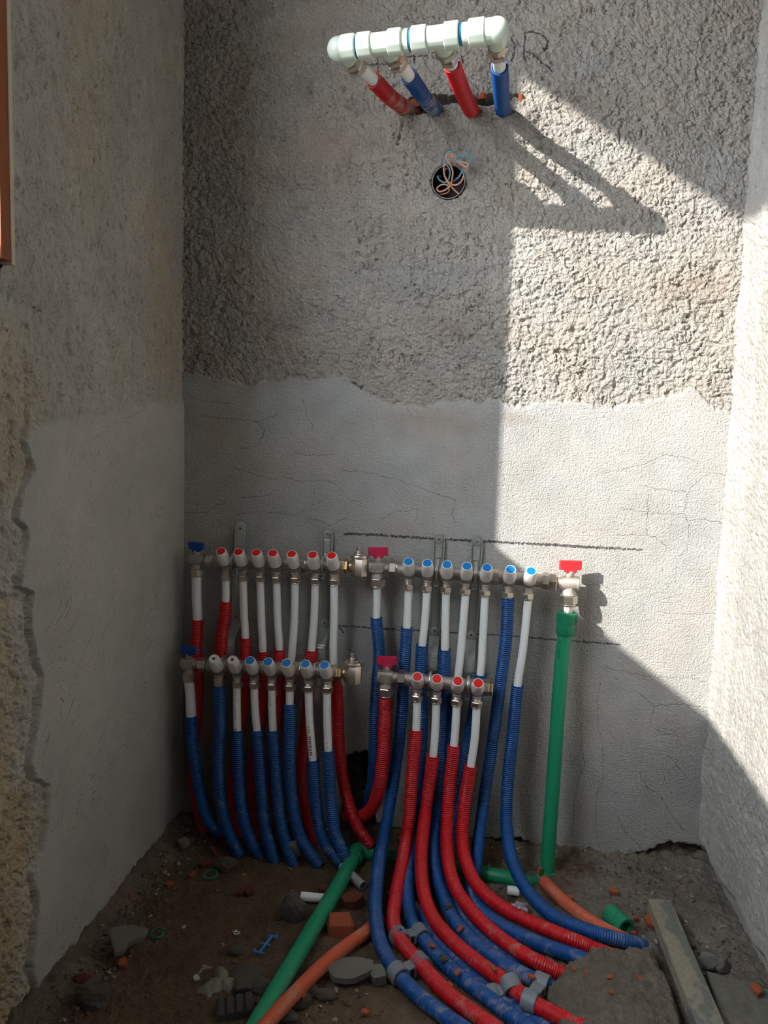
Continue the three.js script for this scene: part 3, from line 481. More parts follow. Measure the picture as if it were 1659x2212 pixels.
function bracket(label, top, low, keyU, keyL, tone) {
  const t = thing('manifold_bracket', label, 'bracket', top, 'wall brackets'); delete t.userData.group;
  const d = low.clone().sub(top), ang = Math.atan2(d.x, -d.y), L = d.length(); t.rotation.z = ang;
  const inv = (p) => p.clone().sub(top).applyAxisAngle(V(0, 0, 1), -ang);
  const bu = inv(bars[keyU](top.x + (d.x * 0.07) / L)), bl = inv(bars[keyL](top.x + d.x * 1.35));
  const w = 0.0105, sh = new THREE.Shape(); sh.moveTo(-w, -L - 0.011); sh.lineTo(-w, 0.002); sh.absarc(0, 0.002, w, PI, 0, true); sh.lineTo(w, -L - 0.011); sh.closePath();
  part('wall_plate', new THREE.ExtrudeGeometry(sh, { depth: 0.0025, bevelEnabled: true, bevelSize: 0.0006, bevelThickness: 0.0006, bevelSegments: 2 }).translate(0, 0, -0.003), tone ?? M.zincDark, t);
  part('edge_flange', [box(0.0018, L + 0.01, 0.006, w, -L / 2, 0.001, 0.0006), box(0.0018, L + 0.01, 0.006, -w, -L / 2, 0.001, 0.0006)], M.zinc, t);
  const y1 = -L - 0.012, y2 = y1 - 0.026, zf = 0.042, len = Math.hypot(0.026, zf), an = Math.atan2(zf, 0.026), yEnd = bl.y + 0.008;
  part('offset_arm', [box(0.021, len + 0.002, 0.003, 0, 0, 0).rotateX(-(PI / 2 - Math.atan2(0.026, zf))).translate(0, (y1 + y2) / 2, zf / 2), box(0.021, y2 - yEnd + 0.002, 0.003, 0, (y2 + yEnd) / 2, zf)], M.zinc, t);
  const bolt = (y) => [lathe([[0, 0], [0.0085, 0], [0.0085, 0.0012], [0.0072, 0.0016], [0.0055, 0.0016], [0.0052, 0.0042], [0.003, 0.0046], [0.0027, 0.003], [0, 0.003]], 20).rotateX(PI / 2).translate(0, y, 0.0005)];
  for (const y of [0, -L]) { const b = part('bolt', bolt(y), M.zinc, t); part('bolt_socket', lathe([[0, 0], [0.0026, 0], [0, 0.0002]], 12).rotateX(PI / 2).translate(0, y, 0.0037), M.rust, b); }
  const clampAt = (yTop, z, bar) => {                               // little clamp with a cross-head screw and a strap round the bar
    const c = part('clamp', [box(0.013, 0.027, 0.0025, 0, yTop - 0.0135, z + 0.002), box(0.014, 0.003, 0.006, 0, yTop - 0.001, z + 0.003, 0.001), box(0.0052, Math.max(0.006, yTop - 0.026 - bar.y), 0.003, 0, (yTop - 0.026 + bar.y) / 2, z + 0.005 + (bar.z - z) * 0.35),
      new THREE.TorusGeometry(0.0166, 0.0016, 8, 28).scale(1, 1, 2).rotateY(PI / 2).translate(0, bar.y, bar.z), box(0.009, 0.0025, 0.012, 0, bar.y - 0.0185, bar.z), box(0.009, 0.0025, 0.012, 0, bar.y - 0.0275, bar.z), box(0.002, 0.01, 0.012, 0.0045, bar.y - 0.023, bar.z), box(0.002, 0.01, 0.012, -0.0045, bar.y - 0.023, bar.z)], M.zinc, t);
    part('screw', [lathe([[0, 0], [0.0052, 0], [0.0048, 0.0016], [0.003, 0.0026], [0, 0.0028]], 18).rotateX(PI / 2).translate(0, yTop - 0.0095, z + 0.003), box(0.006, 0.0012, 0.001, 0, yTop - 0.0095, z + 0.0058).rotateZ(0.0), box(0.0012, 0.006, 0.001, 0, yTop - 0.0095, z + 0.0058)], M.zinc, c);
  };
  clampAt(-0.012, 0, bu); clampAt(y2 - 0.004, zf, bl);
}
bracket('zinc wall bracket nearest the left corner, between the first two red-capped knobs', V(0.1361,0.6632,0.012), V(0.1301,0.4689,0.012), 'UL', 'LL', M.zinc);
bracket('zinc wall bracket with rusty bolt behind the last red-capped knob of the upper left manifold', V(0.3264,0.6602,0.012), V(0.325,0.4677,0.012), 'UL', 'LL');
bracket('zinc wall bracket between the second and third blue-capped knobs of the upper row', V(0.5628,0.6598,0.012), V(0.5606,0.4655,0.012), 'UR', 'LR');
bracket('rightmost zinc wall bracket, crossed by the pencil line close to the sunlit patch', V(0.6414,0.6588,0.012), V(0.6374,0.4615,0.012), 'UR', 'LR');

// ---------------------------------------------------------------- sleeved pipes
const RED = new THREE.Color().setRGB(0.54, 0.005, 0.011), BLUE = new THREE.Color().setRGB(0.0015, 0.068, 0.26), MUD = new THREE.Color().setRGB(0.36, 0.32, 0.27);
const PITCH = 0.0042;
function sleeveGeo(tr, s0, r, color, mud, seed) {
  const rows = [[s0 + 0.02, r * 0.8], [s0 + 0.001, r * 0.8], [s0, r * 0.86], [s0, r * 0.99]];
  const n = Math.floor((tr.length - s0) / PITCH);
  for (let i = 0; i < n; i++) { const s = s0 + i * PITCH; rows.push([s + PITCH * 0.18, r], [s + PITCH * 0.5, r * 1.0], [s + PITCH * 0.66, r * 0.895], [s + PITCH * 0.92, r * 0.895]); }
  const c = [color.r, color.g, color.b], out = [0, 0, 0];
  return sweep(tr, rows, 15, (q, s, rad) => {
    const m = mud ? mud(s / tr.length, q, s) : 0, tone = 1 + 0.1 * N(q.x * 30 + seed, q.y * 30 + q.z * 30);
    const patch = N3(q.x * 38 + seed, q.y * 38, q.z * 38) + 0.5 * N3(q.x * 150, q.y * 150, q.z * 150 + seed), spot = N3(q.x * 300, q.y * 300, q.z * 300 + 9);
    let k = m * sm(0.55 - m * 0.75, 0.8 - m * 0.6, patch) * (rad < r * 0.96 ? 1 : 0.42 + 0.35 * sm(0.6, 0.9, m)) + (m > 0.02 ? 0.5 * sm(0.95, 1.2, spot) : 0); k = cl(k, 0, 0.92);
    out[0] = mix(c[0] * tone, MUD.r, k); out[1] = mix(c[1] * tone, MUD.g, k); out[2] = mix(c[2] * tone, MUD.b, k); return out;
  });
}
function printed(draw) {                                            // black print running up a white or green pipe
  const c = document.createElement('canvas'); c.width = 256; c.height = 1024; const g = c.getContext('2d'); draw(g); const t = new THREE.CanvasTexture(c); t.colorSpace = THREE.SRGBColorSpace; t.wrapS = THREE.RepeatWrapping; return t;
}
function upText(g, text, x, y, size, color, weight = 'bold') { g.save(); g.translate(x, y); g.rotate(-PI / 2); g.scale(1.25, 1); g.font = `${weight} ${size}px sans-serif`; g.fillStyle = color; g.fillText(text, 0, 0); g.restore(); }
const PEXBG = '#eaeeec';
const pexPrint = (draw) => std({ color: 0xffffff, roughness: 0.38, map: printed((g) => { g.fillStyle = PEXBG; g.fillRect(0, 0, 256, 1024); draw(g); }) });
function scribble(g, x, y0, y1, seed, w = 18) { const r = rng(seed); g.strokeStyle = '#4a4c4c'; g.lineWidth = 3.2; g.lineCap = 'round'; for (let y = y0; y < y1; y += 15) { if (r() < 0.22) continue; g.beginPath(); g.moveTo(x + r() * w, y + r() * 6); g.lineTo(x + r() * w, y + 8 * r()); g.lineTo(x + w * r(), y + 10 + r() * 4); g.stroke(); } }
const floorMud = (a, b, m) => (t) => m * sm(a, b, t);
function waterPipe(label, start, white, sleeve, color, o = {}) {
  const r = o.r ?? 0.0081, R = o.R ?? 0.0126, pts = [start, ...white, ...sleeve], tr = trace(pts), k = white.length ? tr.marks[white.length] : 0.004;
  const t = thing('sleeved_pipe', label, 'pipe', undefined, undefined);
  const rows = [], L = Math.min(tr.length, k + 0.03); for (let i = 0; i <= 40; i++) rows.push([(L * i) / 40, r]);
  const g = sweep(tr, rows, 18);
  if (o.print) { const uv = g.attributes.uv; for (let i = 0; i < uv.count; i++) uv.setY(i, 1 - uv.getY(i) / 0.25); }
  part('inner_pipe', g, o.print ?? M.pex, t, white.length ? 'white pipe' : undefined);
  part('corrugated_sleeve', sleeveGeo(tr, k, R, color, o.mud, o.seed ?? label.length), M.sleeve, t);
  return t;
}
const valveOut = (v, k) => v.position.clone().add(V(0, -0.034 * k, 0));
const lowMud = floorMud(0.55, 1, 0.3), nearMud = floorMud(0.45, 0.9, 0.62);

// upper left row: white pipes dropping into red sleeves, behind the lower manifold, into the ground
const q7 = ['first', 'second', 'third', 'fourth', 'fifth', 'sixth', 'seventh'];
const ULw = [[...[V(0.1233,0.5154,0.067)]], [...[V(0.162,0.4954,0.065),V(0.1658,0.439,0.065)]], [...[V(0.2003,0.478,0.065),V(0.2043,0.4126,0.065)]], [...[V(0.2351,0.4801,0.065),V(0.2401,0.419,0.065)]], [...[V(0.2711,0.5119,0.065),V(0.2693,0.4526,0.065),V(0.2655,0.3908,0.065)]], [...[V(0.3127,0.4948,0.065),V(0.3084,0.4216,0.065)]], [...[V(0.3546,0.4974,0.065),V(0.3544,0.4286,0.065),V(0.3577,0.3744,0.065)]]];
const ULs = [[...[V(0.1142,0.4418,0.062),V(0.1099,0.3609,0.062),V(0.1082,0.2071,0.062),V(0.1113,0.1033,0.062),V(0.1312,-0.0192,0.062),V(0.1451,-0.0519,0.062)]], [...[V(0.1636,0.3748,0.062),V(0.1616,0.2935,0.062),V(0.1478,0.1691,0.062),V(0.1407,0.0641,0.062),V(0.1708,-0.028,0.062),V(0.1868,-0.0635,0.062)]], [...[V(0.2041,0.3675,0.062),V(0.1997,0.2557,0.062),V(0.1844,0.11,0.062),V(0.2177,-0.0549,0.062)]], [...[V(0.2392,0.37,0.062),V(0.2361,0.2586,0.062),V(0.2324,0.1144,0.062),V(0.2621,-0.0609,0.062)]], [...[V(0.2611,0.3213,0.062),V(0.2654,0.1997,0.062),V(0.2782,0.0563,0.062),V(0.31,-0.0558,0.062)]], [...[V(0.306,0.3648,0.062),V(0.3002,0.2637,0.062),V(0.2912,0.1197,0.062),V(0.3354,-0.0532,0.062)]], [...[V(0.3643,0.3397,0.064),V(0.375,0.1896,0.064)], ...[V(0.3939,0.1098,0.075)], ...[V(0.4194,0.0589,0.09)], ...[V(0.4552,0.0203,0.1)]]];
waterPipe('white pipe in red sleeve under the upper blue-handled valve, nearest the left corner', valveOut(vUL, 0.98), [...[V(0.0551,0.5167,0.055),V(0.0574,0.4686,0.055)]], [...[V(0.0547,0.4057,0.055),V(0.0593,0.3243,0.055),V(0.0557,0.2415,0.055),V(0.05,0.1366,0.055),V(0.074,0.0011,0.055),V(0.0955,-0.0503,0.055)]], RED, { r: 0.0103, R: 0.0128, mud: lowMud });
UL.outs.forEach((p, i) => waterPipe(`white pipe in red sleeve under the ${q7[i]} red-capped knob from the left, upper left manifold`, p, ULw[i], ULs[i], RED, { mud: lowMud, seed: i }));

// lower left row: blue sleeves curling into the ground in front
const LLw = [[], [V(0.1667,0.3045,0.119),V(0.1682,0.2592,0.119)], [V(0.2049,0.3074,0.119),V(0.2094,0.2625,0.119)], [V(0.2409,0.3102,0.119),V(0.2435,0.2653,0.119)], [V(0.2774,0.3237,0.119)], [V(0.3195,0.2871,0.119),V(0.328,0.2094,0.119)], [V(0.3559,0.29,0.119),V(0.3592,0.2317,0.119)]];
const LLs = [[...[V(0.1306,0.272,0.119),V(0.1284,0.1822,0.119),V(0.133,0.1121,0.119)], ...[V(0.1493,0.0586,0.13)], ...[V(0.1699,0.0236,0.14),V(0.185,-0.0031,0.14)]], [...[V(0.17,0.1958,0.119),V(0.1736,0.136,0.119)], ...[V(0.1868,0.0723,0.13)], ...[V(0.2112,0.0238,0.14),V(0.2303,-0.0044,0.14)]], [...[V(0.2152,0.1997,0.119),V(0.221,0.1403,0.119)], ...[V(0.2322,0.0667,0.13)], ...[V(0.2512,0.0235,0.15),V(0.2604,-0.0055,0.15)]], [...[V(0.2485,0.2025,0.119),V(0.2532,0.1532,0.119)], ...[V(0.2664,0.07,0.13)], ...[V(0.289,0.0214,0.15),V(0.2992,-0.0074,0.15)]],
  [...[V(0.2783,0.274,0.119),V(0.2798,0.1953,0.119),V(0.2883,0.1065,0.119)], ...[V(0.3059,0.0566,0.135)], ...[V(0.3312,0.0257,0.15),V(0.3528,0.0002,0.15)]], [...[V(0.3319,0.1604,0.119),V(0.338,0.1062,0.119)], ...[V(0.3552,0.0516,0.135)], ...[V(0.3847,0.0214,0.15),V(0.4099,0.0003,0.15)]], [...[V(0.3623,0.1828,0.119),V(0.3676,0.124,0.119)], ...[V(0.3797,0.0689,0.135)], ...[V(0.3995,0.0348,0.15),V(0.4116,0.0084,0.15)]]];
const prints = [undefined, pexPrint((g) => { scribble(g, 118, 60, 140, 5); scribble(g, 118, 190, 290, 6); scribble(g, 112, 330, 500, 7); }), undefined, pexPrint((g) => scribble(g, 112, 30, 190, 8)), undefined, pexPrint((g) => { upText(g, 'HYDRO', 136, 560, 40, '#161616'); upText(g, 'PEX', 134, 366, 30, '#3a3a3a', ''); }), pexPrint((g) => scribble(g, 112, 420, 500, 9))];
waterPipe('thicker white pipe in blue sleeve under the lower blue-handled valve by the left wall', valveOut(vLL, 1), [...[V(0.0612,0.3212,0.105),V(0.0634,0.2753,0.105)]], [...[V(0.0675,0.2221,0.107),V(0.077,0.1521,0.107)], ...[V(0.0904,0.0945,0.112)], ...[V(0.1098,0.0545,0.12),V(0.1402,0.032,0.12)]], BLUE, { r: 0.0105, R: 0.0128, mud: lowMud });
LL.outs.forEach((p, i) => waterPipe(`blue sleeved pipe under the ${q7[i]} knob from the left, lower left manifold`, p, LLw[i], LLs[i], BLUE, { mud: floorMud(0.3, 1, 0.42), seed: i + 20, print: prints[i] }));

// upper right row: blue sleeves that reach the floor and sweep to the right
waterPipe('blue sleeved pipe under the upper crimson-handled valve, curving back into the wall hole', valveOut(vUR, 1.1), [...[V(0.4413,0.5296,0.055),V(0.4413,0.4964,0.055)]], [...[V(0.4494,0.4223,0.055),V(0.4463,0.3328,0.055),V(0.4454,0.2323,0.055)], ...[V(0.443,0.1438,0.04)], ...[V(0.4298,0.0707,0.01)], ...[V(0.4044,0.0158,-0.03)]], BLUE, { R: 0.0128, mud: lowMud });
const URw = [[V(0.5071,0.5168,0.067),V(0.5064,0.483,0.067)], [V(0.5428,0.4998,0.067),V(0.539,0.4483,0.067)], [V(0.5845,0.4928,0.067),V(0.5855,0.4427,0.067)], [V(0.6198,0.4758,0.067),V(0.6161,0.4081,0.067),V(0.6119,0.3494,0.067)], [V(0.6611,0.4689,0.067),V(0.6597,0.3956,0.067)], [], [V(0.7421,0.4552,0.067),V(0.7349,0.3779,0.067)]];
const URs = [
  [...[V(0.5041,0.3913,0.07),V(0.5017,0.2928,0.07),V(0.4951,0.2025,0.07)], ...[V(0.4869,0.1158,0.1)], ...[V(0.479,0.0527,0.15)], ...[V(0.4829,0.045,0.2469)], ...[V(0.4887,0.03,0.3113)], ...[V(0.51,0.02,0.3948)], ...[V(0.5474,0.016,0.4573),V(0.5903,0.016,0.5052),V(0.6411,0.016,0.5455),V(0.6913,0.016,0.5806),V(0.7467,-0.03,0.5585)]],
  [...[V(0.5378,0.3912,0.062),V(0.5446,0.2832,0.062),V(0.5401,0.1424,0.062)], ...[V(0.5369,0.0761,0.11)], ...[V(0.5385,0.05,0.2175)], ...[V(0.5443,0.03,0.2807)], ...[V(0.5586,0.014,0.3216),V(0.5732,0.014,0.3497),V(0.6179,0.014,0.4143),V(0.6784,0.014,0.4731),V(0.7396,0.014,0.5269),V(0.7835,0.014,0.5616),V(0.8341,-0.03,0.5403)]],
  [...[V(0.5872,0.3458,0.062),V(0.584,0.2067,0.062)], ...[V(0.5815,0.1049,0.1)], ...[V(0.5852,0.055,0.1772)], ...[V(0.6069,0.028,0.2479)], ...[V(0.6351,0.016,0.3113),V(0.6744,0.016,0.367),V(0.7233,0.016,0.4103),V(0.7718,0.016,0.4386)], ...[V(0.8069,0,0.4346)], ...[V(0.847,-0.03,0.4161)]],
  [...[V(0.6062,0.2469,0.058),V(0.5878,0.1044,0.058)], ...[V(0.5723,0.045,0.1538)], ...[V(0.5717,0.012,0.2182),V(0.5806,0.012,0.2949),V(0.6029,0.005,0.3452),V(0.6484,0.003,0.403),V(0.6962,0.003,0.463),V(0.7421,0.003,0.4906),V(0.7878,0.003,0.5218),V(0.8315,-0.03,0.5092)]],
  [...[V(0.6541,0.3508,0.062),V(0.6325,0.191,0.062)], ...[V(0.6115,0.0701,0.085)], ...[V(0.6149,0.036,0.1801),V(0.634,0.012,0.2439),V(0.6641,0.004,0.3041),V(0.7119,0.002,0.3539),V(0.7594,0.001,0.3815)], ...[V(0.7927,-0.004,0.3936)], ...[V(0.8375,-0.03,0.3735)]],
  [...[V(0.7072,0.4722,0.068),V(0.7016,0.3951,0.068),V(0.6902,0.2579,0.068)], ...[V(0.6758,0.1162,0.085)], ...[V(0.6664,0.04,0.1582)], ...[V(0.6608,0.016,0.2088),V(0.6741,0.016,0.2572),V(0.7109,0.016,0.3021),V(0.7767,0.016,0.3411),V(0.8397,0.016,0.3658),V(0.8783,0.016,0.3841),V(0.9156,0.016,0.4018)]],
  [...[V(0.7292,0.262,0.07),V(0.7246,0.1631,0.07)], ...[V(0.7248,0.0991,0.1)], ...[V(0.7353,0.06,0.1637)], ...[V(0.7634,0.034,0.2196)], ...[V(0.8108,0.018,0.2666),V(0.8718,0.018,0.2966)], ...[V(0.9185,0.013,0.3027)], ...[V(0.949,0.002,0.294)], ...[V(0.9891,-0.03,0.2592)]]];
const URm = [nearMud, nearMud, nearMud, nearMud, nearMud, floorMud(0.6, 1, 0.6), floorMud(0.7, 1, 0.45)];
UR.outs.forEach((p, i) => waterPipe(`blue sleeved pipe under the ${q7[i]} blue-capped knob from the left, upper right manifold`, p, URw[i], URs[i], BLUE, { mud: URm[i], seed: i + 40 }));

// lower right row: red sleeves in front
const LRw = [[V(0.5367,0.29,0.119)], [V(0.5747,0.2883,0.119),V(0.5728,0.2392,0.119)], [V(0.6146,0.3011,0.119),V(0.6134,0.2647,0.119)], [V(0.6532,0.2757,0.119),V(0.6481,0.2246,0.119)]];
const LRs = [
  [...[V(0.532,0.1891,0.121)], ...[V(0.5288,0.0912,0.14)], ...[V(0.5261,0.06,0.2208)], ...[V(0.5219,0.036,0.2799)], ...[V(0.5244,0.024,0.336),V(0.5398,0.024,0.381),V(0.5797,0.024,0.4378),V(0.6249,0.024,0.495),V(0.688,0.024,0.5476),V(0.7298,0.024,0.5821),V(0.7801,-0.03,0.5532)]],
  [...[V(0.563,0.1335,0.121)], ...[V(0.5613,0.075,0.2049)], ...[V(0.572,0.048,0.2759)], ...[V(0.5945,0.032,0.3293)], ...[V(0.6353,0.024,0.3791),V(0.6779,0.024,0.4234),V(0.7239,0.024,0.4633),V(0.7514,0.024,0.4915),V(0.8128,0.024,0.527),V(0.8617,0.024,0.5521),V(0.9244,-0.03,0.5131)]],
  [...[V(0.6067,0.1571,0.121)], ...[V(0.6083,0.08,0.1718)], ...[V(0.6266,0.05,0.2476)], ...[V(0.6629,0.032,0.3002)], ...[V(0.7132,0.024,0.3537),V(0.7612,0.024,0.3948)], ...[V(0.8072,0.012,0.4039),V(0.8468,0.012,0.427)]],
  [...[V(0.6388,0.1407,0.121)], ...[V(0.6396,0.08,0.1661)], ...[V(0.6648,0.05,0.2333)], ...[V(0.7124,0.034,0.2756)], ...[V(0.7751,0.024,0.3029),V(0.8243,0.024,0.3285)], ...[V(0.8636,0.012,0.3302),V(0.9028,0.012,0.3495)]]];
waterPipe('red sleeve from the lower crimson-handled valve, bending left towards the wall hole', valveOut(vLR, 1.1), [], [...[V(0.4713,0.2938,0.105),V(0.4694,0.2057,0.105)], ...[V(0.4628,0.1484,0.1)], ...[V(0.4478,0.0996,0.085)], ...[V(0.4204,0.0648,0.06)], ...[V(0.3809,0.0425,0.02)]], RED, { R: 0.0132, mud: lowMud });
LR.outs.forEach((p, i) => waterPipe(`red sleeved pipe under the ${q7[i]} red-capped knob from the left, short lower right manifold`, p, LRw[i], LRs[i], RED, { mud: floorMud(0.35, 0.9, 0.5), seed: i + 60 }));

// ---------------------------------------------------------------- green pipe run
{
  const t = thing('green_pipe', 'green plastic pipe running down from the sunlit valve and along the floor to the camera', 'pipe');
  const top = vR.position.clone().add(V(0, -0.042, 0)), rT = V(0.8267,0.5318,0.056), a = V(0.8206,0.4388,0.058), low = V(0.8111,-0.0027,0.088), el = V(0.8077,-0.0336,0.092), h1 = V(0.7652,0.004,0.1384), h0 = V(0.4491,0.008,0.0955), e2 = V(0.4219,0.01,0.0968), d0 = V(0.4165,0.016,0.1688), d1 = V(0.3762,0.018,0.445), d2 = V(0.3515,0.016,0.609);
  const u = a.clone().sub(rT).normalize();
  part('steel_tail', orient(lathe([[0, 0], [0.0098, 0], [0.0098, 0.016], [0.0085, 0.018], [0, 0.018]], 6), rT.clone().addScaledVector(u, 0.006), rT.clone().addScaledVector(u, -1)), M.nickel, t);
  const ribs = [...Array(22).keys()].map((i) => box(0.0014, 0.019, 0.0022, 0, 0.013, 0.0192, 0.0004).rotateY((i / 22) * 2 * PI));
  part('adaptor', orient(merge([lathe([[0.0098, 0], [0.0175, 0], [0.0192, 0.002], [0.0192, 0.024], [0.0186, 0.0245], [0.0188, 0.044], [0.0178, 0.046], [0.0138, 0.046]], 30), ...ribs]), rT, a), M.ppr, t);
  const R = 0.0142, aa = rT.clone().addScaledVector(u, 0.036), tr = trace([aa, a, a.clone().lerp(low, 0.5), low]), rows = []; for (let i = 0; i <= 30; i++) rows.push([(tr.length * i) / 30, R]);
  const g = sweep(tr, rows, 28), uv = g.attributes.uv; for (let i = 0; i < uv.count; i++) uv.setY(i, 1 - (uv.getY(i) - 0.0) / 0.3);
  const tx = printed((c) => { c.fillStyle = 'rgb(22,138,98)'; c.fillRect(0, 0, 256, 1024); upText(c, 'HONG  PI', 110, 200, 25, '#10241c', ''); });
  tx.wrapT = THREE.ClampToEdgeWrapping;
  const dusty = field(256, 1024, (uu, vv, o) => { const d = sm(0.25, 0.7, N(uu * 5, vv * 8) + 0.5 * N(uu * 22, vv * 60)) * 0.4 + 0.5 * sm(0.55, 0.75, N(uu * 9 + 4, vv * 16 + 3)); o[0] = mix(0.09, 0.5, d); o[1] = mix(0.54, 0.58, d); o[2] = mix(0.385, 0.5, d); }, 3);
  const pprDusty = std({ map: dusty, roughness: 0.6 });
  part('riser', g,  std({ color: 0xffffff, map: tx, roughness: 0.45 }), t);
  const v = el.clone().sub(low).normalize(), hd = h1.clone().sub(el).normalize();
  const bend = (p, c, q, r) => tube([p, p.clone().lerp(c, 0.45), p.clone().lerp(c, 0.85).lerp(q, 0.07), q.clone().lerp(c, 0.85).lerp(p, 0.07), q.clone().lerp(c, 0.45), q], r, 26, 0.002);
  const s1 = el.clone().addScaledVector(v, -0.036), s2 = el.clone().addScaledVector(hd, 0.04);
  part('elbow', [bend(s1, el, s2, 0.0188)], M.ppr, t);
  part('floor_pipe', tube([s2, h1, h1.clone().lerp(h0, 0.5), h0], 0.0142, 22), M.ppr, t);
  const w1 = e2.clone().addScaledVector(h0.clone().sub(e2).normalize(), 0.036), dd = d0.clone().sub(e2).normalize(), w2 = e2.clone().addScaledVector(dd, 0.042);
  part('elbow', bend(w1, e2, w2, 0.019), M.ppr, t);
  const td = trace([w2.clone().addScaledVector(dd, -0.01), d0, d1, d2, V(0.3303,-0.02,0.6371)]), rd = []; for (let i = 0; i <= 60; i++) rd.push([(td.length * i) / 60, 0.0142]);
  const gd = sweep(td, rd, 26), ud = gd.attributes.uv; for (let i = 0; i < ud.count; i++) ud.setY(i, ud.getY(i) / td.length);
  part('floor_pipe', gd, pprDusty, t, 'dusty green pipe');
}

// ---------------------------------------------------------------- white header on four stubs above
{
  const t = thing('pipe_header', 'white plastic header of elbows and tees joining four stub pipes near the top', 'pipe fitting');
  const E1 = V(0.3786,1.5088,0.272), E2 = V(0.6339,1.5155,0.302), A = E2.clone().sub(E1), L = A.length(); A.normalize();
  const at = (s) => E1.clone().addScaledVector(A, s), seg = (pts) => orient(lathe(pts, 34), V(0, 0, 0), A);
  const put = (g, s) => { const p = at(s); return g.translate(p.x, p.y, p.z); };
  const K = L / 0.27, f = (v) => v * K;
  const collar = (s, w, r = 0.0205) => put(seg([[0.014, 0], [r - 0.0015, 0], [r, 0.0015], [r, f(w) - 0.0015], [r - 0.0015, f(w)], [0.014, f(w)]]), f(s));
  const barrel = (s, w, r = 0.0174) => put(seg([[0, 0], [r, 0], [r, f(w)], [0, f(w)]]), f(s));
  const bases = [V(0.4632,1.5202,0), V(0.5235,1.5155,0), V(0.595,1.5107,0), V(0.6548,1.5105,0)], stations = [-0.002, 0.079, 0.177, 0.272].map(f);
  const dirs = stations.map((s, i) => bases[i].clone().sub(at(s)).normalize());
  const branch = (i, r0, r1, len) => { const p = at(stations[i]); return orient(lathe([[0, 0], [r0, 0], [r0, len * 0.45], [r1, len * 0.62], [r1, len], [0.012, len]], 30), p, p.clone().add(dirs[i])); };
  const ball = (s, r) => { const p = at(f(s)); return new THREE.SphereGeometry(r, 34, 22).translate(p.x, p.y, p.z); };
  part('elbow', [ball(-0.002, 0.0192), barrel(-0.002, 0.02, 0.0186), collar(0.004, 0.026), branch(0, 0.0186, 0.0158, 0.036)], M.pprWhite, t);
  const collarThread = (name, s, w, mat) => part(name, put(seg([[0, 0], ...[...Array(5).keys()].flatMap((i) => [[0.0152, (f(w) * i) / 5], [0.0165, (f(w) * (i + 0.5)) / 5]]), [0, f(w)]]), f(s)), mat, t);
  collarThread('nipple', 0.028, 0.008, M.tape);
  part('tee', [collar(0.0335, 0.025), barrel(0.05, 0.045), collar(0.0875, 0.0245), branch(1, 0.0168, 0.0152, 0.034)], M.pprWhite, t);
  part('nipple', [put(seg([[0, 0], [0.0155, 0], [0.0155, 0.004], [0.0178, 0.0045], [0.0178, f(0.011)], [0.0155, f(0.0115)], [0.0155, f(0.018)], [0, f(0.018)]]), f(0.112))], M.pprWhite, t); collarThread('thread_tape', 0.1235, 0.006, M.tape);
  part('tee', [collar(0.1285, 0.027), barrel(0.15, 0.045), collar(0.185, 0.025), branch(2, 0.0172, 0.0155, 0.036)], M.pprWhite, t);
  collarThread('thread_tape', 0.209, 0.007, M.tape); part('nipple', put(seg([[0, 0], [0.016, 0], [0.0166, 0.001], [0.0166, f(0.012)], [0, f(0.012)]]), f(0.215)), M.pprWhite, t);
  part('elbow', [collar(0.226, 0.028, 0.0208), barrel(0.25, 0.022, 0.0186), ball(0.272, 0.0196), branch(3, 0.0188, 0.0162, 0.036)], M.pprWhite, t);
  const names = ['leftmost red sleeved stub pipe below the white header', 'blue sleeved stub pipe second from the left below the white header, caked with mortar', 'red sleeved stub pipe third from the left below the white header', 'rightmost blue sleeved stub pipe below the white header, beside the sunlit patch'];
  const len = [0.06, 0.06, 0.064, 0.06], whiteEnd = [0.46, 0.43, 0.31, 0.39], cols = [RED, BLUE, RED, BLUE];
  const muds = [(s) => (s > 0.55 ? 0.95 : s > 0.46 ? 0.7 : 0), (s) => (s > 0.55 ? 1 : s > 0.46 ? 0.8 : 0), (s) => (s > 0.75 ? 0.5 : 0.1), (s) => (s > 0.8 ? 0.3 : 0.12)];
  stations.forEach((s, i) => {
    const p = at(s), d = dirs[i], on = (x) => p.clone().addScaledVector(d, x);
    part('coupling_nut', [orient(thread(0.0138, 0.007, 0, 3), on(0.033), on(1)), orient(hex(0.0188, 0.013, 0, i), on(0.039), on(1)), orient(rod(0.0158, 0.004), on(0.051), on(1)), orient(thread(0.0162, 0.007, 0, 2), on(0.053), on(1)), orient(hex(0.0186, 0.014, 0, i + 0.5), on(0.059), on(1)), orient(rod(0.0152, 0.004), on(0.072), on(1))], M.nickel, t);
    const D = bases[i].distanceTo(p), end = bases[i].clone().addScaledVector(d, 0.04), sag = V(0, -0.004, 0);
    waterPipe(names[i], on(0.074), [on(D * whiteEnd[i])], [on(D * 0.72).add(sag), bases[i].clone(), end], cols[i], { r: 0.0112, R: 0.0152, mud: muds[i], seed: i + 80 });
  });
}

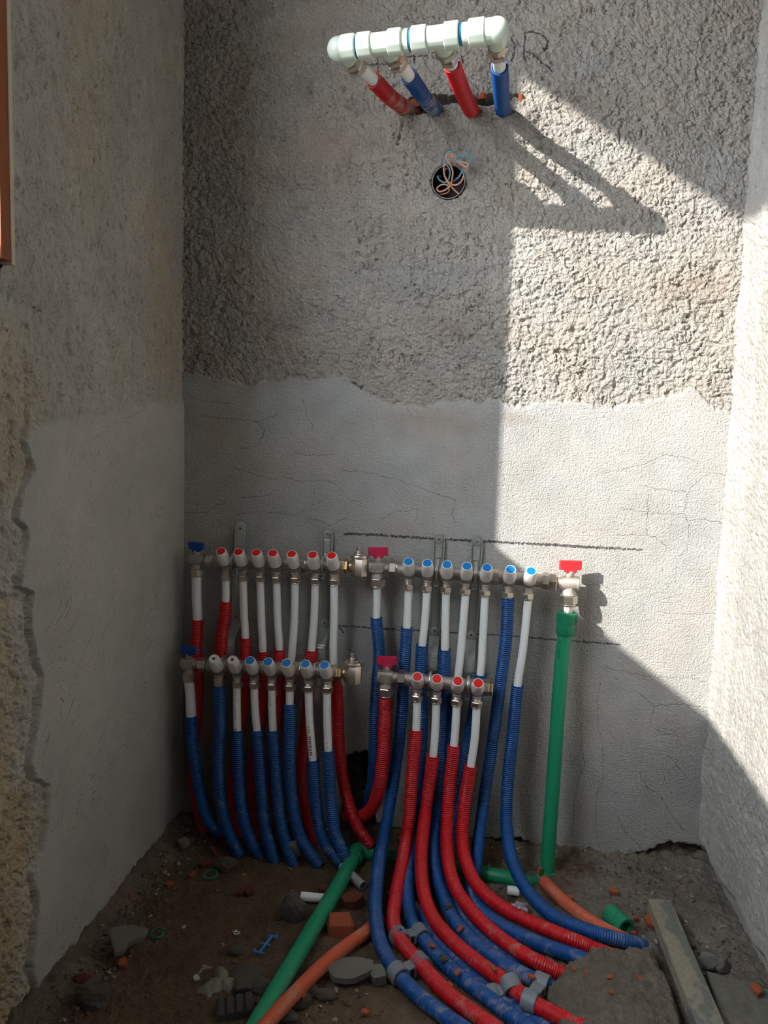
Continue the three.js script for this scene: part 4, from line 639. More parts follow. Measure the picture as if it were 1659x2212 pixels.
// ---------------------------------------------------------------- wiring box
{
  const t = thing('wiring_box', 'round black wiring box sunk in the rough wall below the header', 'electrical box', V(SOCK.x, SOCK.y, 0));
  part('shell', lathe([[0.0002, -0.056], [0.0315, -0.056], [0.0318, 0.004]], 36).rotateX(PI / 2), M.boxBlack, t);
  part('rim', lathe([[0.0316, 0.002], [0.0332, 0.003], [0.0336, 0.0045], [0.0326, 0.0052], [0.0316, 0.0045]], 40).rotateX(PI / 2), M.boxRim, t);
  const wires = [
    ['looped copper-pink wire hanging lowest in the wiring box', M.wirePink, [V(0.5294,1.3666,-0.03),V(0.54,1.3594,-0.012),V(0.5545,1.3614,0.002),V(0.5506,1.3718,0.006),V(0.5403,1.3733,0.004),V(0.5311,1.3687,0.002),V(0.5314,1.3627,0.004),V(0.5383,1.3588,0.008),V(0.5521,1.3637,0.012),V(0.5582,1.3725,0.012),V(0.5606,1.3827,0.016),V(0.5614,1.3922,0.022),V(0.5558,1.4036,0.03),V(0.5484,1.4119,0.034),V(0.5483,1.4173,0.036),V(0.5544,1.4216,0.036),V(0.5626,1.4197,0.036),V(0.5671,1.4169,0.034),V(0.5671,1.4148,0.03)]],
    ['copper-pink wire with its cut end pointing up at the right rim', M.wirePink, [V(0.5834,1.3865,0.02),V(0.5801,1.3775,0.018),V(0.5712,1.3694,0.016),V(0.5611,1.3701,0.014),V(0.5515,1.3788,0.012),V(0.5445,1.3901,0.01),V(0.5448,1.4011,0.006),V(0.5484,1.4081,-0.01),V(0.5513,1.4083,-0.03)]],
    ['dusty copper-pink wire crossing the box to its lower right rim', M.wirePink, [V(0.5744,1.3541,0.008),V(0.5641,1.3618,0.012),V(0.5558,1.3689,0.018),V(0.5469,1.3828,0.016),V(0.5435,1.3947,0.012),V(0.5433,1.4049,0.016),V(0.5479,1.4079,0.02),V(0.5526,1.4091,0.024),V(0.5545,1.4132,0.03),V(0.5535,1.4186,0.032),V(0.559,1.4179,0.034),V(0.5637,1.4137,0.036)]],
    ['blue wire arching over the left of the wiring box', M.wireBlue, [V(0.5341,1.3987,-0.025),V(0.5302,1.3898,0),V(0.5375,1.3792,0.008),V(0.5459,1.3765,0.008),V(0.5531,1.3811,0.01),V(0.5557,1.3904,0.014),V(0.5546,1.3988,0.018),V(0.5481,1.4064,0.022),V(0.5453,1.414,0.028),V(0.548,1.4215,0.034),V(0.5543,1.425,0.036),V(0.5596,1.4239,0.034)]],
    ['blue wire looping highest at the right of the wiring box', M.wireBlue, [V(0.5601,1.3869,-0.02),V(0.565,1.3805,0.006),V(0.5732,1.3856,0.012),V(0.5802,1.3951,0.018),V(0.5847,1.4009,0.024),V(0.5927,1.4058,0.03),V(0.597,1.4122,0.034),V(0.5922,1.4185,0.036),V(0.5832,1.4203,0.036),V(0.5735,1.4179,0.036),V(0.5664,1.4136,0.036),V(0.5666,1.4093,0.036),V(0.572,1.4084,0.036),V(0.5801,1.409,0.034)]],
    ['short folded copper-pink wire tied among the blue loops', M.wirePink, [V(0.5674,1.4078,0.03),V(0.5749,1.4057,0.036),V(0.5813,1.4041,0.038),V(0.5894,1.4023,0.038),V(0.5914,1.398,0.038),V(0.5878,1.3961,0.036),V(0.5813,1.4003,0.034),V(0.5739,1.4045,0.032)]],
  ];
  for (const [label, m, pts] of wires) single('wire', tube(pts, 0.00165, 10, 0.002), m, label, 'wire');
}

// ---------------------------------------------------------------- clips, mortar bed, batten, rubble
{
  const band = (w) => { const r0 = 0.0133, r1 = 0.0158, s = new THREE.Shape(); s.absarc(0, 0, r1, -0.5, PI + 0.5, false); s.absarc(0, 0, r0, PI + 0.5, -0.5, true); s.closePath();
    return new THREE.ExtrudeGeometry(s, { depth: w, bevelEnabled: true, bevelSize: 0.0006, bevelThickness: 0.0006, bevelSegments: 1, curveSegments: 18 }).translate(0, 0, -w / 2); };
  function clip(label, p, q, dir, w = 0.021) {                      // twin pipe clip: two bands and the saddle that joins them
    const t = thing('pipe_clip', label, 'pipe clip', p.clone().lerp(q, 0.5)), x = q.clone().sub(p), d = x.length(); x.normalize();
    const z = dir.clone().addScaledVector(x, -dir.dot(x)).normalize(), y = z.clone().cross(x).normalize(); if (y.y < 0) { y.negate(); z.copy(x).cross(y); }
    t.quaternion.setFromRotationMatrix(new THREE.Matrix4().makeBasis(x, y, z));
    part('band', band(w).translate(-d / 2, 0, 0), M.clip, t); part('band', band(w).translate(d / 2, 0, 0), M.clip, t);
    const gap = Math.max(0.007, d - 0.029);
    part('saddle', [box(gap + 0.006, 0.0035, w * 0.92, 0, 0.006, 0, 0.001), box(0.003, 0.018, w * 0.9, -gap / 2, -0.004, 0), box(0.003, 0.018, w * 0.9, gap / 2, -0.004, 0)], M.clip, t);
  }
  const D = (a, b) => b.clone().sub(a);
  clip('grey twin clip below the gray stone, holding a red and a blue sleeve', V(0.5391,0.02,0.3729), V(0.5732,0.015,0.3512), D(V(0.5238,0.02,0.3301), V(0.5637,0.02,0.4091)));
  clip('grey twin clip nearest the brown earth, round the outermost blue sleeve and the red one', V(0.5458,0.017,0.4568), V(0.5786,0.02,0.4314), D(V(0.5177,0.016,0.4113), V(0.5903,0.016,0.5052)));
  clip('grey twin clip left of the mortar bed, round a blue sleeve and a red sleeve', V(0.696,0.006,0.4669), V(0.724,0.024,0.4623), D(V(0.656,0.014,0.4244), V(0.7407,0.014,0.5064)));
  clip('grey twin clip half set in the edge of the mortar bed', V(0.7514,0.024,0.4915), V(0.7728,0.018,0.4421), D(V(0.7239,0.024,0.4633), V(0.8005,0.024,0.5182)));
}

// heap of mortar that swallows the pipe ends
const heapPts = [V(0.742,0.03,0.5871),V(0.779,0.03,0.5292),V(0.7804,0.03,0.4817),V(0.7701,0.03,0.4512),V(0.7928,0.03,0.4219),V(0.7978,0.03,0.3991),V(0.839,0.03,0.3646),V(0.8577,0.03,0.3376),V(0.9038,0.03,0.3369),V(0.9447,0.03,0.3227),V(0.9749,0.03,0.3175),V(0.9798,0.03,0.3693),V(0.9859,0.03,0.4475),V(0.9846,0.03,0.5176),V(0.9825,0.03,0.5723),V(0.8372,0.03,0.6266)];
function heapInside(x, z) {                                         // signed distance to the outline, positive inside
  let d = 9, inside = false;
  for (let i = 0, j = heapPts.length - 1; i < heapPts.length; j = i++) {
    const a = heapPts[j], b = heapPts[i], ex = b.x - a.x, ez = b.z - a.z, t = cl(((x - a.x) * ex + (z - a.z) * ez) / (ex * ex + ez * ez));
    d = Math.min(d, Math.hypot(x - a.x - ex * t, z - a.z - ez * t));
    if ((a.z > z) !== (b.z > z) && x < ((b.x - a.x) * (z - a.z)) / (b.z - a.z) + a.x) inside = !inside;
  }
  return inside ? d : -d;
}
const heapHeight = (x, z) => { const d = heapInside(x, z) + 0.006 * N(x * 60, z * 60) + 0.003 * N(x * 150, z * 150), k = sm(-0.004, 0.02, d);
  return -0.012 + k * (0.042 + 0.012 * sm(0.01, 0.09, d)) + k * (0.003 * N(x * 30, z * 30) + 0.0035 * Math.tanh(2.5 * N(x * 70, z * 70)) + 0.0016 * Math.tanh(3 * N(x * 140 + 3, z * 140))); };
const heapMap = field(1024, 1024, (u, v, o) => { const x = 0.6 + u * 0.5, z = 0.22 + v * 0.5, b = 1 + 0.06 * N(x * 14, z * 14) + 0.07 * N(x * 45, z * 45) + 0.07 * (N(x * 230, z * 230) + 0.6 * N(x * 450, z * 450)); o[0] = 0.4 * b; o[1] = 0.372 * b; o[2] = 0.325 * b; }, 3);
single('mortar_bed', sheet(190, 190, (u, v, o) => { o[0] = 0.6 + u * 0.5; o[2] = 0.22 + (1 - v) * 0.5; o[1] = heapHeight(o[0], o[2]); }), std({ map: heapMap, bumpMap: grit, bumpScale: 0.0022, roughness: 0.97 }), 'lumpy grey brown mortar bed that buries the ends of the sleeves at lower right', 'mortar');

// batten lying over the edge of the mortar
{
  const a = V(1.0046,0.035,0.202), b = V(1.0028,0.052,0.5497), d = b.clone().sub(a), L = d.length() + 0.06, y = Math.atan2(d.x, d.z);
  const tex = field(256, 1024, (u, v, o) => { const x = u * 0.12, z = v * 0.4, n = N(x * 30, z * 8 + 3) + 0.4 * N(x * 90, z * 60), g = sm(0.0, 0.35, n), f = 1 + 0.07 * N(x * 300, z * 120) + 0.05 * N(x * 500, z * 500); o[0] = mix(0.6, 0.47, g) * f; o[1] = mix(0.575, 0.475, g) * f; o[2] = mix(0.5, 0.445, g) * f; }, 3);
  const geo = new RoundedBoxGeometry(0.041, 0.022, L, 4, 0.0012); { const p = geo.attributes.position, uv = geo.attributes.uv; for (let i = 0; i < p.count; i++) { const x = p.getX(i), yy = p.getY(i), z = p.getZ(i); p.setX(i, x + 0.0009 * N(z * 40, yy * 90 + x * 5)); uv.setXY(i, (x + yy) * 8 + 0.5, z / 0.4 + 0.5); } geo.computeVertexNormals(); }
  const m = single('timber_batten', geo, std({ map: tex, roughness: 0.9, bumpMap: gritFine, bumpScale: 0.0008 }), 'mortar-smeared timber batten lying across the mortar at lower right', 'batten');
  m.position.copy(a).addScaledVector(d.clone().normalize(), L / 2).add(V(0, -0.012, 0)); m.rotation.order = 'YXZ'; m.rotation.y = y; m.rotation.x = -Math.atan2(d.y, Math.hypot(d.x, d.z));
}

// orange conduit
const orangeMap = field(256, 512, (u, v, o) => { const n = sm(0.05, 0.6, N(u * 5, v * 7) + 0.5 * N(u * 14 + 3, v * 40) ), k = 0.55 * n, f = 1 + 0.04 * N(u * 60, v * 200); o[0] = mix(0.8, 0.72, k) * f; o[1] = mix(0.36, 0.6, k) * f; o[2] = mix(0.23, 0.5, k) * f; }, 3);
const orangeMat = std({ map: orangeMap, roughness: 0.7, bumpMap: gritFine, bumpScale: 0.0003 });
const conduit = (pts, r, name, label) => { const g = tube(pts, r, 20, 0.006), uv = g.attributes.uv; for (let i = 0; i < uv.count; i++) uv.setY(i, uv.getY(i) * 3); return single(name, g, orangeMat, label, 'conduit'); };
conduit([V(0.4983,0.004,0.3078),V(0.4817,0.012,0.3512),V(0.4485,0.016,0.4091),V(0.42,0.02,0.4692),V(0.3968,0.024,0.5301),V(0.3769,0.026,0.5851),V(0.3604,0.026,0.6322),V(0.3382,0.01,0.6618),V(0.308,-0.03,0.6684)], 0.0112, 'orange_conduit', 'dusty orange conduit crossing the earth beside the long green floor pipe');
conduit([V(0.8023,0.005,0.135),V(0.8133,0.011,0.1693),V(0.8397,0.012,0.215),V(0.8845,0.012,0.2661),V(0.918,0.008,0.2842),V(0.951,-0.006,0.2823),V(0.9806,-0.02,0.2772)], 0.0112, 'orange_conduit', 'dusty orange conduit emerging under the right green elbow and vanishing below mortar');

// rubble: angular fragments and rough lumps, each its own thing
function fragment(seed, sx, sy, sz, n = 16) {
  const r = rng(seed), pts = [];
  for (let i = 0; i < n; i++) { const a = ((i + r() * 0.9) / n) * 2 * PI, k = 0.7 + 0.3 * r(); for (const s of [-1, 1]) pts.push(V(Math.cos(a) * k * (0.85 + 0.15 * r()) * sx, s * sy * (0.75 + 0.25 * r()), Math.sin(a) * k * (0.85 + 0.15 * r()) * sz)); }
  return toCreasedNormals(roughen(new ConvexGeometry(pts), seed), 0.5);
}
function roughen(g, seed) { const p = g.attributes.position, uv = new Float32Array(p.count * 2); for (let i = 0; i < p.count; i++) { uv[i * 2] = p.getX(i) * 8 + p.getY(i) * 5; uv[i * 2 + 1] = p.getZ(i) * 8 + p.getY(i) * 5; } g.setAttribute('uv', new THREE.BufferAttribute(uv, 2)); return g; }
function lump(seed, sx, sy, sz, rough = 0.42) {
  const g = mergeVertices(new THREE.IcosahedronGeometry(1, 20).deleteAttribute('normal').deleteAttribute('uv')), p = g.attributes.position, v = V(0, 0, 0), o = seed * 3.7;
  const cuts = []; const r = rng(seed); for (let i = 0; i < 9; i++) { const c = V(r() - 0.5, r() - 0.4, r() - 0.5).normalize(); cuts.push([c, 0.62 + 0.25 * r()]); }
  for (let i = 0; i < p.count; i++) {
    v.fromBufferAttribute(p, i); let k = 1;
    for (const [c, d] of cuts) { const e = v.dot(c); if (e > 0.05) k = Math.min(k, d / e); }
    k = k * (1 + rough * 0.35 * N3(v.x * 2.2 + o, v.y * 2.2, v.z * 2.2) + rough * 0.22 * N3(v.x * 7, v.y * 7 + o, v.z * 7) + rough * 0.12 * N3(v.x * 17, v.y * 17, v.z * 17 + o));
    p.setXYZ(i, v.x * k * sx, v.y * k * sy, v.z * k * sz);
  }
  g.computeVertexNormals(); return roughen(g, seed);
}
let seedNo = 300;
function stone(name, label, at, size, mat, kind, turn = 0, tilt = [0, 0], shape = 'fragment', group, category) {
  const [a, b, c] = size, g = shape === 'lump' ? lump(++seedNo, a, b, c) : fragment(++seedNo, a, b, c, kind ?? 12), m = single(name, g, mat, label, category ?? name.split('_').pop(), at, group);
  m.rotation.set(tilt[0], turn, tilt[1]); return m;
}
const S = M.stone, SD = M.stoneDark, BK = M.brick, BD = M.brickDark;
{ // the triangular plaster flake by the left wall
  const sh = new THREE.Shape([[-0.026, -0.014], [0.004, -0.02], [0.03, -0.017], [0.026, -0.005], [0.006, 0.008], [0.001, 0.024], [-0.008, 0.026], [-0.02, 0.006], [-0.027, -0.004]].map(([x, y]) => new THREE.Vector2(x, y)));
  const g = new THREE.ExtrudeGeometry(sh, { depth: 0.01, bevelEnabled: true, bevelSize: 0.002, bevelThickness: 0.002, bevelSegments: 2, steps: 1 }).rotateX(PI / 2);
  const m = single('plaster_flake', roughen(g, 1), S, 'pale triangular plaster flake lying at the foot of the left wall', 'rubble', V(0.0908,0.032,0.4649)); m.rotation.set(0.35, 0.1, -0.1);
}
stone('rubble_lump', 'dark crumbly lump of rubble near the bottom of the left wall', V(0.0912,0.012,0.5754), [0.026, 0.02, 0.022], SD, 0, 0.4, [0, 0], 'lump', undefined, 'rubble');
stone('brick_crumb', 'brick crumbs on top of the dark lump by the left wall', V(0.0682,0.03,0.5629), [0.014, 0.006, 0.008], BD, 9, 0.3, [0.2, 0], 'lump', undefined, 'brick');
stone('mortar_lump', 'rounded grey lump standing left of the white pipe offcut behind the long green pipe', V(0.3408,0.024,0.3279), [0.024, 0.03, 0.018], SD, 0, 0.3, [-0.2, 0], 'lump', undefined, 'rubble');
stone('stone', 'round grey stone wedged on the pipes above a grey clip', V(0.5508,0.0003,0.285), [0.021, 0.029, 0.018], S, 0, 0.5, [-0.35, 0.05], 'lump');
stone('mortar_slab', 'flat grey mortar slab beside the orange conduit', V(0.469,0.018,0.4603), [0.046, 0.0065, 0.026], S, 22, 0.1, [0.22, 0.05], 'fragment', undefined, 'rubble');
stone('mortar_slab', 'small wedge of grey mortar between the flat slab and the outermost blue sleeve', V(0.5151,0.014,0.4611), [0.018, 0.011, 0.017], S, 9, 0.6, [0.25, 0.1], 'fragment', undefined, 'rubble');
stone('stone', 'small pale stone in the dark corner below the left wall', V(0.0648,0.016,0.1436), [0.013, 0.009, 0.01], S, 8, 0.2, [0.3, 0.1]);
stone('plaster_flake', 'upright grey plaster flake among the ends of the blue sleeves', V(0.304,0.0301,0.145), [0.012, 0.02, 0.006], S, 8, 0.4, [0.2, 0.5], 'fragment', undefined, 'rubble');
stone('stone', 'grey stone tucked between the last blue sleeve and the left green elbow', V(0.3924,0.014,0.0631), [0.012, 0.014, 0.012], S, 9, 0.2, [0.2, 0]);
stone('rubble_lump', 'dark grey lump right of the farther green ring', V(0.1739,0.012,0.1956), [0.023, 0.014, 0.017], SD, 0, 0.4, [0, 0], 'lump', undefined, 'rubble');
{ // broken brick with a sawn face
  const g = roughen(new ConvexGeometry([[-0.022, 0, 0.016], [0.021, 0, 0.018], [0.024, 0, -0.014], [-0.018, 0, -0.02], [-0.019, 0.024, 0.014], [0.019, 0.022, 0.013], [0.015, 0.024, -0.018], [-0.02, 0.026, -0.017], [-0.025, 0.012, -0.004], [0.024, 0.012, 0.002]].map((p) => V(...p))), 4);
  const m = single('brick_piece', toCreasedNormals(g, 0.4), BK, 'broken orange brick between the long green pipe and the orange conduit', 'brick', V(0.4332,0,0.3445)); m.rotation.set(0.12, 0.15, 0.05);
}
stone('brick_piece', 'dark red brick piece behind the broken orange brick', V(0.4412,0.012,0.2705), [0.024, 0.013, 0.018], BD, 10, 0.2, [0.2, 0.1], 'fragment', undefined, 'brick');
stone('brick_piece', 'dark brick strip behind the white pipe offcut', V(0.3864,0.01,0.2462), [0.026, 0.008, 0.012], BD, 9, 0, [0.1, 0], 'fragment', undefined, 'brick');
stone('brick_chip', 'left one of two brick chips side by side on the brown earth', V(0.2276,0.006,0.2738), [0.009, 0.005, 0.01], BD, 8, 0.5, [0.4, 0], 'fragment', undefined, 'brick');
stone('brick_chip', 'right one of two brick chips side by side on the brown earth', V(0.2421,0.006,0.2683), [0.011, 0.005, 0.011], BD, 8, 0.1, [0.4, 0], 'fragment', undefined, 'brick');
stone('brick_chip', 'orange brick chip just left of the farther green ring', V(0.1195,0.008,0.2362), [0.006, 0.005, 0.009], BK, 8, -0.5, [0.4, 0], 'fragment', undefined, 'brick');
stone('brick_chip', 'flat orange chip in the shadowed corner, nearest the left wall corner', V(0.0883,0.008,0.2746), [0.011, 0.004, 0.006], BK, 8, 0.2, [0.3, 0], 'fragment', undefined, 'brick');
stone('brick_chip', 'thin brick splinter above the farther green ring', V(0.1326,0.012,0.1548), [0.006, 0.004, 0.016], BD, 8, 0.7, [0.2, 0], 'fragment', undefined, 'brick');
stone('brick_chip', 'brick piece partly under the thin splinter, above the farther green ring', V(0.1326,0.007,0.1978), [0.016, 0.006, 0.01], BD, 8, 0.2, [0.2, 0], 'fragment', undefined, 'brick');
stone('brick_chip', 'orange brick chip below the pale triangular plaster flake', V(0.1006,0.007,0.4923), [0.009, 0.005, 0.01], BK, 8, 0.3, [0.3, 0], 'fragment', undefined, 'brick');
stone('brick_chip', 'brick chip on the dirt under the broken wall, right of the green riser', V(0.9334,0.01,0.1526), [0.013, 0.004, 0.008], BK, 8, -0.2, [0.3, 0], 'fragment', undefined, 'brick');
stone('brick_chip', 'rounded brick chip beside the start of the right orange conduit', V(0.8442,0.01,0.1907), [0.01, 0.005, 0.007], BK, 8, 0.2, [0.2, 0], 'fragment', undefined, 'brick');
stone('brick_piece', 'brick piece half hidden behind the timber batten', V(0.9827,0.012,0.2385), [0.013, 0.006, 0.018], BK, 8, 0.3, [0.3, 0], 'fragment', undefined, 'brick');
stone('brick_chip', 'orange brick chip on the grey concrete strip at the right edge', V(1.1047,0.03,0.4136), [0.0095, 0.004, 0.012], BK, 7, 0.2, [0.2, 0], 'fragment', undefined, 'brick');
stone('brick_chip', 'small brick chip just above the loose green coupling', V(0.91,0.006,0.209), [0.006, 0.003, 0.004], BK, 7, 0.2, [0.2, 0], 'fragment', undefined, 'brick');
stone('brick_chip', 'small brick chip right of the loose green coupling', V(0.9604,0.006,0.2252), [0.006, 0.004, 0.004], BK, 7, 0.9, [0.2, 0], 'fragment', undefined, 'brick');
stone('brick_chip', 'small flat brick chip at the open end of the loose green coupling', V(0.9472,0.006,0.2686), [0.007, 0.003, 0.003], BK, 7, 0.1, [0.2, 0], 'fragment', undefined, 'brick');
stone('brick_chip', 'brick chip resting against the green riser elbow', V(0.7951,0.01,0.1073), [0.008, 0.008, 0.005], BK, 7, 0.9, [0.2, 0], 'fragment', undefined, 'brick');
stone('brick_chip', 'brick chip on the brown earth left of the outermost blue sleeve, at the bottom', V(0.5044,0.006,0.5327), [0.009, 0.0035, 0.006], BK, 8, -0.4, [0.2, 0], 'fragment', undefined, 'brick');
const onHeap = (p) => p.setY(heapHeight(p.x, p.z) + 0.002);
stone('brick_chip', 'brick chip on the mortar bed, closest to the red sleeve end', onHeap(V(0.8236,0.035,0.4235)), [0.006, 0.002, 0.004], BK, 7, -0.5, [0.2, 0], 'fragment', undefined, 'brick');
stone('brick_chip', 'tiny upright brick chip on the mortar bed', onHeap(V(0.8412,0.035,0.4323)), [0.003, 0.003, 0.004], BK, 7, 0.5, [0.2, 0], 'fragment', undefined, 'brick');
stone('brick_chip', 'brick chip in the middle of the mortar bed', onHeap(V(0.8757,0.035,0.4483)), [0.007, 0.0025, 0.005], BK, 7, 0.3, [0.2, 0], 'fragment', undefined, 'brick');
stone('brick_chip', 'slanting brick splinter on the mortar bed, nearest the batten', onHeap(V(0.9248,0.035,0.4297)), [0.009, 0.002, 0.0035], BK, 7, -0.7, [0.2, 0], 'fragment', undefined, 'brick');
stone('brick_chip', 'lowest brick chip on the mortar bed', onHeap(V(0.8719,0.035,0.4807)), [0.005, 0.0025, 0.004], BK, 7, 0.3, [0.2, 0], 'fragment', undefined, 'brick');
const flakes = [[967,1944,0.034,'oval orange flake between the second red sleeve and a blue one, lower of a pair',0.3],[959,1922,0.034,'upright orange flake above the oval one, between red and blue sleeves',1.3],[993,2006,0.03,'long orange flake lodged between two blue sleeves',1.0],[933,2042,0.03,'orange flake on the blue sleeve just right of the topmost grey clip',-0.5],[970,2126,0.032,'orange flake caught between two blue sleeves near the bottom',-0.3],[988,2099,0.034,'dark orange flake between a blue and the red sleeve, middle of the bundle',1.2],[1149,2109,0.034,'orange flake on the last blue sleeve before the mortar bed',-0.4],[1064,2090,0.042,'long orange flake leaning on the second red sleeve',-0.8]];
for (const [x, y, h, label, a] of [
  { p: V(0.6162,0.03,0.2667), i: 0 }, { p: V(0.608,0.03,0.2362), i: 1 }, { p: V(0.6404,0.03,0.3453), i: 2 }, { p: V(0.5957,0.032,0.3996), i: 3 }, { p: V(0.6278,0.032,0.4859), i: 4 }, { p: V(0.6397,0.032,0.4558), i: 5 }, { p: V(0.7564,0.034,0.4494), i: 6 }, { p: V(0.6945,0.044,0.4533), i: 7 }].map((e) => [e.p, 0, 0, flakes[e.i][3], flakes[e.i][4]]))
  stone('brick_flake', label, x, [0.0085, 0.0018, 0.005], BK, 9, a, [0.35, 0.1], 'fragment', undefined, 'brick');
stone('stone', 'small dark pebble on the blue sleeves, below the oval orange flake', V(0.6179,0.032,0.289), [0.007, 0.006, 0.006], SD, 8, 0.2, [0, 0], 'lump');
stone('stone', 'dark pebble between blue sleeves right of the topmost grey clip', V(0.6163,0.03,0.4254), [0.008, 0.006, 0.006], SD, 8, 0.2, [0, 0], 'lump');

// clods and broken tile in the earth at the bottom
stone('mortar_clod', 'large flat clod below the blue spacer', V(0.304,0.006,0.487), [0.028, 0.008, 0.03], SD, 12, 0.4, [0.05, 0], 'lump', undefined, 'clod');
stone('mortar_clod', 'round grey clod right of the pale mortar splash', V(0.3066,0.008,0.5122), [0.018, 0.009, 0.014], SD, 12, 0.4, [0.05, 0], 'lump', undefined, 'clod');
stone('mortar_clod', 'squarish clod touching the long green pipe', V(0.3372,0.008,0.5071), [0.022, 0.01, 0.014], SD, 12, 0, [0.05, 0], 'lump', undefined, 'clod');
{
  const t = thing('ribbed_tile', 'broken ribbed clay tile half buried at the bottom edge, left of the long green pipe', 'tile', V(0.3091,0.006,0.5566)); t.rotation.set(0.1, 0.35, 0.04);
  part('tile_body', box(0.056, 0.012, 0.034, 0, 0, 0, 0.002), SD, t); for (let i = 0; i < 4; i++) part('rib', box(0.01, 0.005, 0.034, -0.021 + i * 0.014, 0.0075, 0, 0.002), SD, t);
}
stone('mortar_clod', 'grey clod under the orange conduit, bottom right of it', V(0.402,0.008,0.5263), [0.018, 0.01, 0.013], SD, 12, 0.5, [0.1, 0], 'lump', undefined, 'clod');
stone('mortar_clod', 'crumbly clod right of the orange conduit beside a red chip', V(0.4173,0.008,0.5039), [0.013, 0.008, 0.012], SD, 12, 0.1, [0.1, 0], 'lump', undefined, 'clod');
stone('mortar_clod', 'long clod under the flat grey mortar slab', V(0.4391,0.006,0.5057), [0.017, 0.008, 0.011], SD, 12, 0.2, [0.1, 0], 'lump', undefined, 'clod');
stone('mortar_clod', 'clod at the bottom edge just right of the orange conduit', V(0.3922,0.008,0.5622), [0.016, 0.008, 0.012], SD, 12, 0.2, [0.1, 0], 'lump', undefined, 'clod');
stone('brick_chip', 'small red chip among the clods right of the orange conduit', V(0.4089,0.018,0.5321), [0.005, 0.004, 0.005], BK, 7, 0.2, [0.1, 0], 'fragment', undefined, 'brick');
stone('mortar_clod', 'clod above the ribbed tile, left of the blue spacer', V(0.271,0.006,0.4276), [0.015, 0.007, 0.011], SD, 12, 0.2, [0.1, 0], 'lump', undefined, 'clod');
stone('white_chip', 'thin white chip lying left of the pale mortar splash', V(0.2287,0.006,0.5039), [0.008, 0.0018, 0.006], M.rag, 7, -0.4, [0.2, 0], 'fragment', undefined, 'chip');
{ // dried splash of pale mortar
  const c = V(0.2688,0.004,0.5029), g = sheet(50, 50, (u, v, o) => { const x = (u - 0.5) * 0.09, z = (0.5 - v) * 0.08, r = Math.hypot(x, z), a = Math.atan2(z, x), R = 0.02 + 0.011 * Math.sin(a * 3 + 0.8) + 0.008 * N(a * 1.6 + 9, 3) + 0.004 * N(x * 120, z * 120); o[0] = x; o[2] = z; o[1] = -0.006 + 0.014 * sm(0.012, -0.012, r - R) + 0.0015 * N(x * 160, z * 160) + 0.002 * N(x * 60, z * 60); });
  single('mortar_splash', g, std({ color: sRGB(150, 148, 132), roughness: 0.95, bumpMap: grit, bumpScale: 0.001 }), 'star-shaped splash of pale mortar on the dark earth, left of the clods', 'mortar', c);
}
// lost bits of plastic
const ring = (label, p, r, tilt) => { const m = single('plastic_ring', mergeGeometries([new THREE.TorusGeometry(r, 0.0011, 8, 36).scale(1, 0.8, 1), new THREE.TorusGeometry(r * 0.93, 0.0011, 8, 36).scale(1, 0.8, 1).rotateX(0.12).translate(0.0006, 0.0005, 0.0014)]), M.ppr, label, 'ring', p); m.rotation.set(-PI / 2 + tilt, 0, 0.2); };
ring('green plastic ring shaving, the farther of two, among brick chips', V(0.1529,0.008,0.2302), 0.0135, 0.2);
ring('green plastic ring shaving, the nearer of two, right of the pale plaster flake', V(0.1231,0.006,0.4118), 0.0115, 0.25);
{
  const t = single('tile_spacer', [box(0.0035, 0.004, 0.046), ...[-0.021, 0, 0.021].map((z, i) => box(0.02 - 0.002 * i, 0.003, 0.003, 0, 0, z)), box(0.003, 0.006, 0.007, 0.009, 0.001, -0.021), box(0.003, 0.006, 0.007, -0.009, 0.001, 0.021)], M.plasticBlue, 'blue plastic spacer with three crossbars lying on the brown earth', 'spacer', V(0.3151,0.008,0.411)); t.rotation.set(0.06, -0.25, 0.1);
}
single('plastic_clip', tube([V(0.2481,0.006,0.3852),V(0.256,0.006,0.3838),V(0.2619,0.006,0.3866),V(0.2574,0.004,0.3882),V(0.2532,0.006,0.3906),V(0.255,0.009,0.3834)], 0.0009, 8, 0.002), M.pex, 'tiny white bent clip left of the blue spacer', 'clip');
single('cable_tie', tube([V(0.5234,0.0126,0.36), V(0.5362,0.0308,0.372), V(0.5428,0.0424,0.378)], 0.0022, 8, 0.003), M.plasticBlue, 'short blue tie end on the red sleeve above the topmost grey clip', 'tie');
const openPipe = (a, b, r, wall) => { const L = a.distanceTo(b); return orient(lathe([[r - wall, L], [r - wall * 0.3, L], [r, L - 0.0006], [r, 0.0006], [r - wall * 0.3, 0], [r - wall, 0], [r - wall, L]], 24), a, b); };
single('pipe_offcut', openPipe(V(0.3437,0.012,0.2747), V(0.4012,0.011,0.2717), 0.0082, 0.0022), M.pex, 'white pipe offcut lying beside the rounded grey lump, passing under the long green pipe', 'pipe offcut');
single('pipe_offcut', openPipe(V(0.4009,0.012,0.1648), V(0.4533,0.01,0.2192), 0.009, 0.0022), std({ color: sRGB(150, 156, 154), roughness: 0.5 }), 'greyish pipe offcut with an open end pointing at the outermost blue sleeve', 'pipe offcut');
single('pipe_offcut', openPipe(V(0.7279,0.012,0.186), V(0.7507,0.012,0.1881), 0.0082, 0.0022), M.pex, 'short white pipe offcut behind the rightmost blue sleeve', 'pipe offcut');
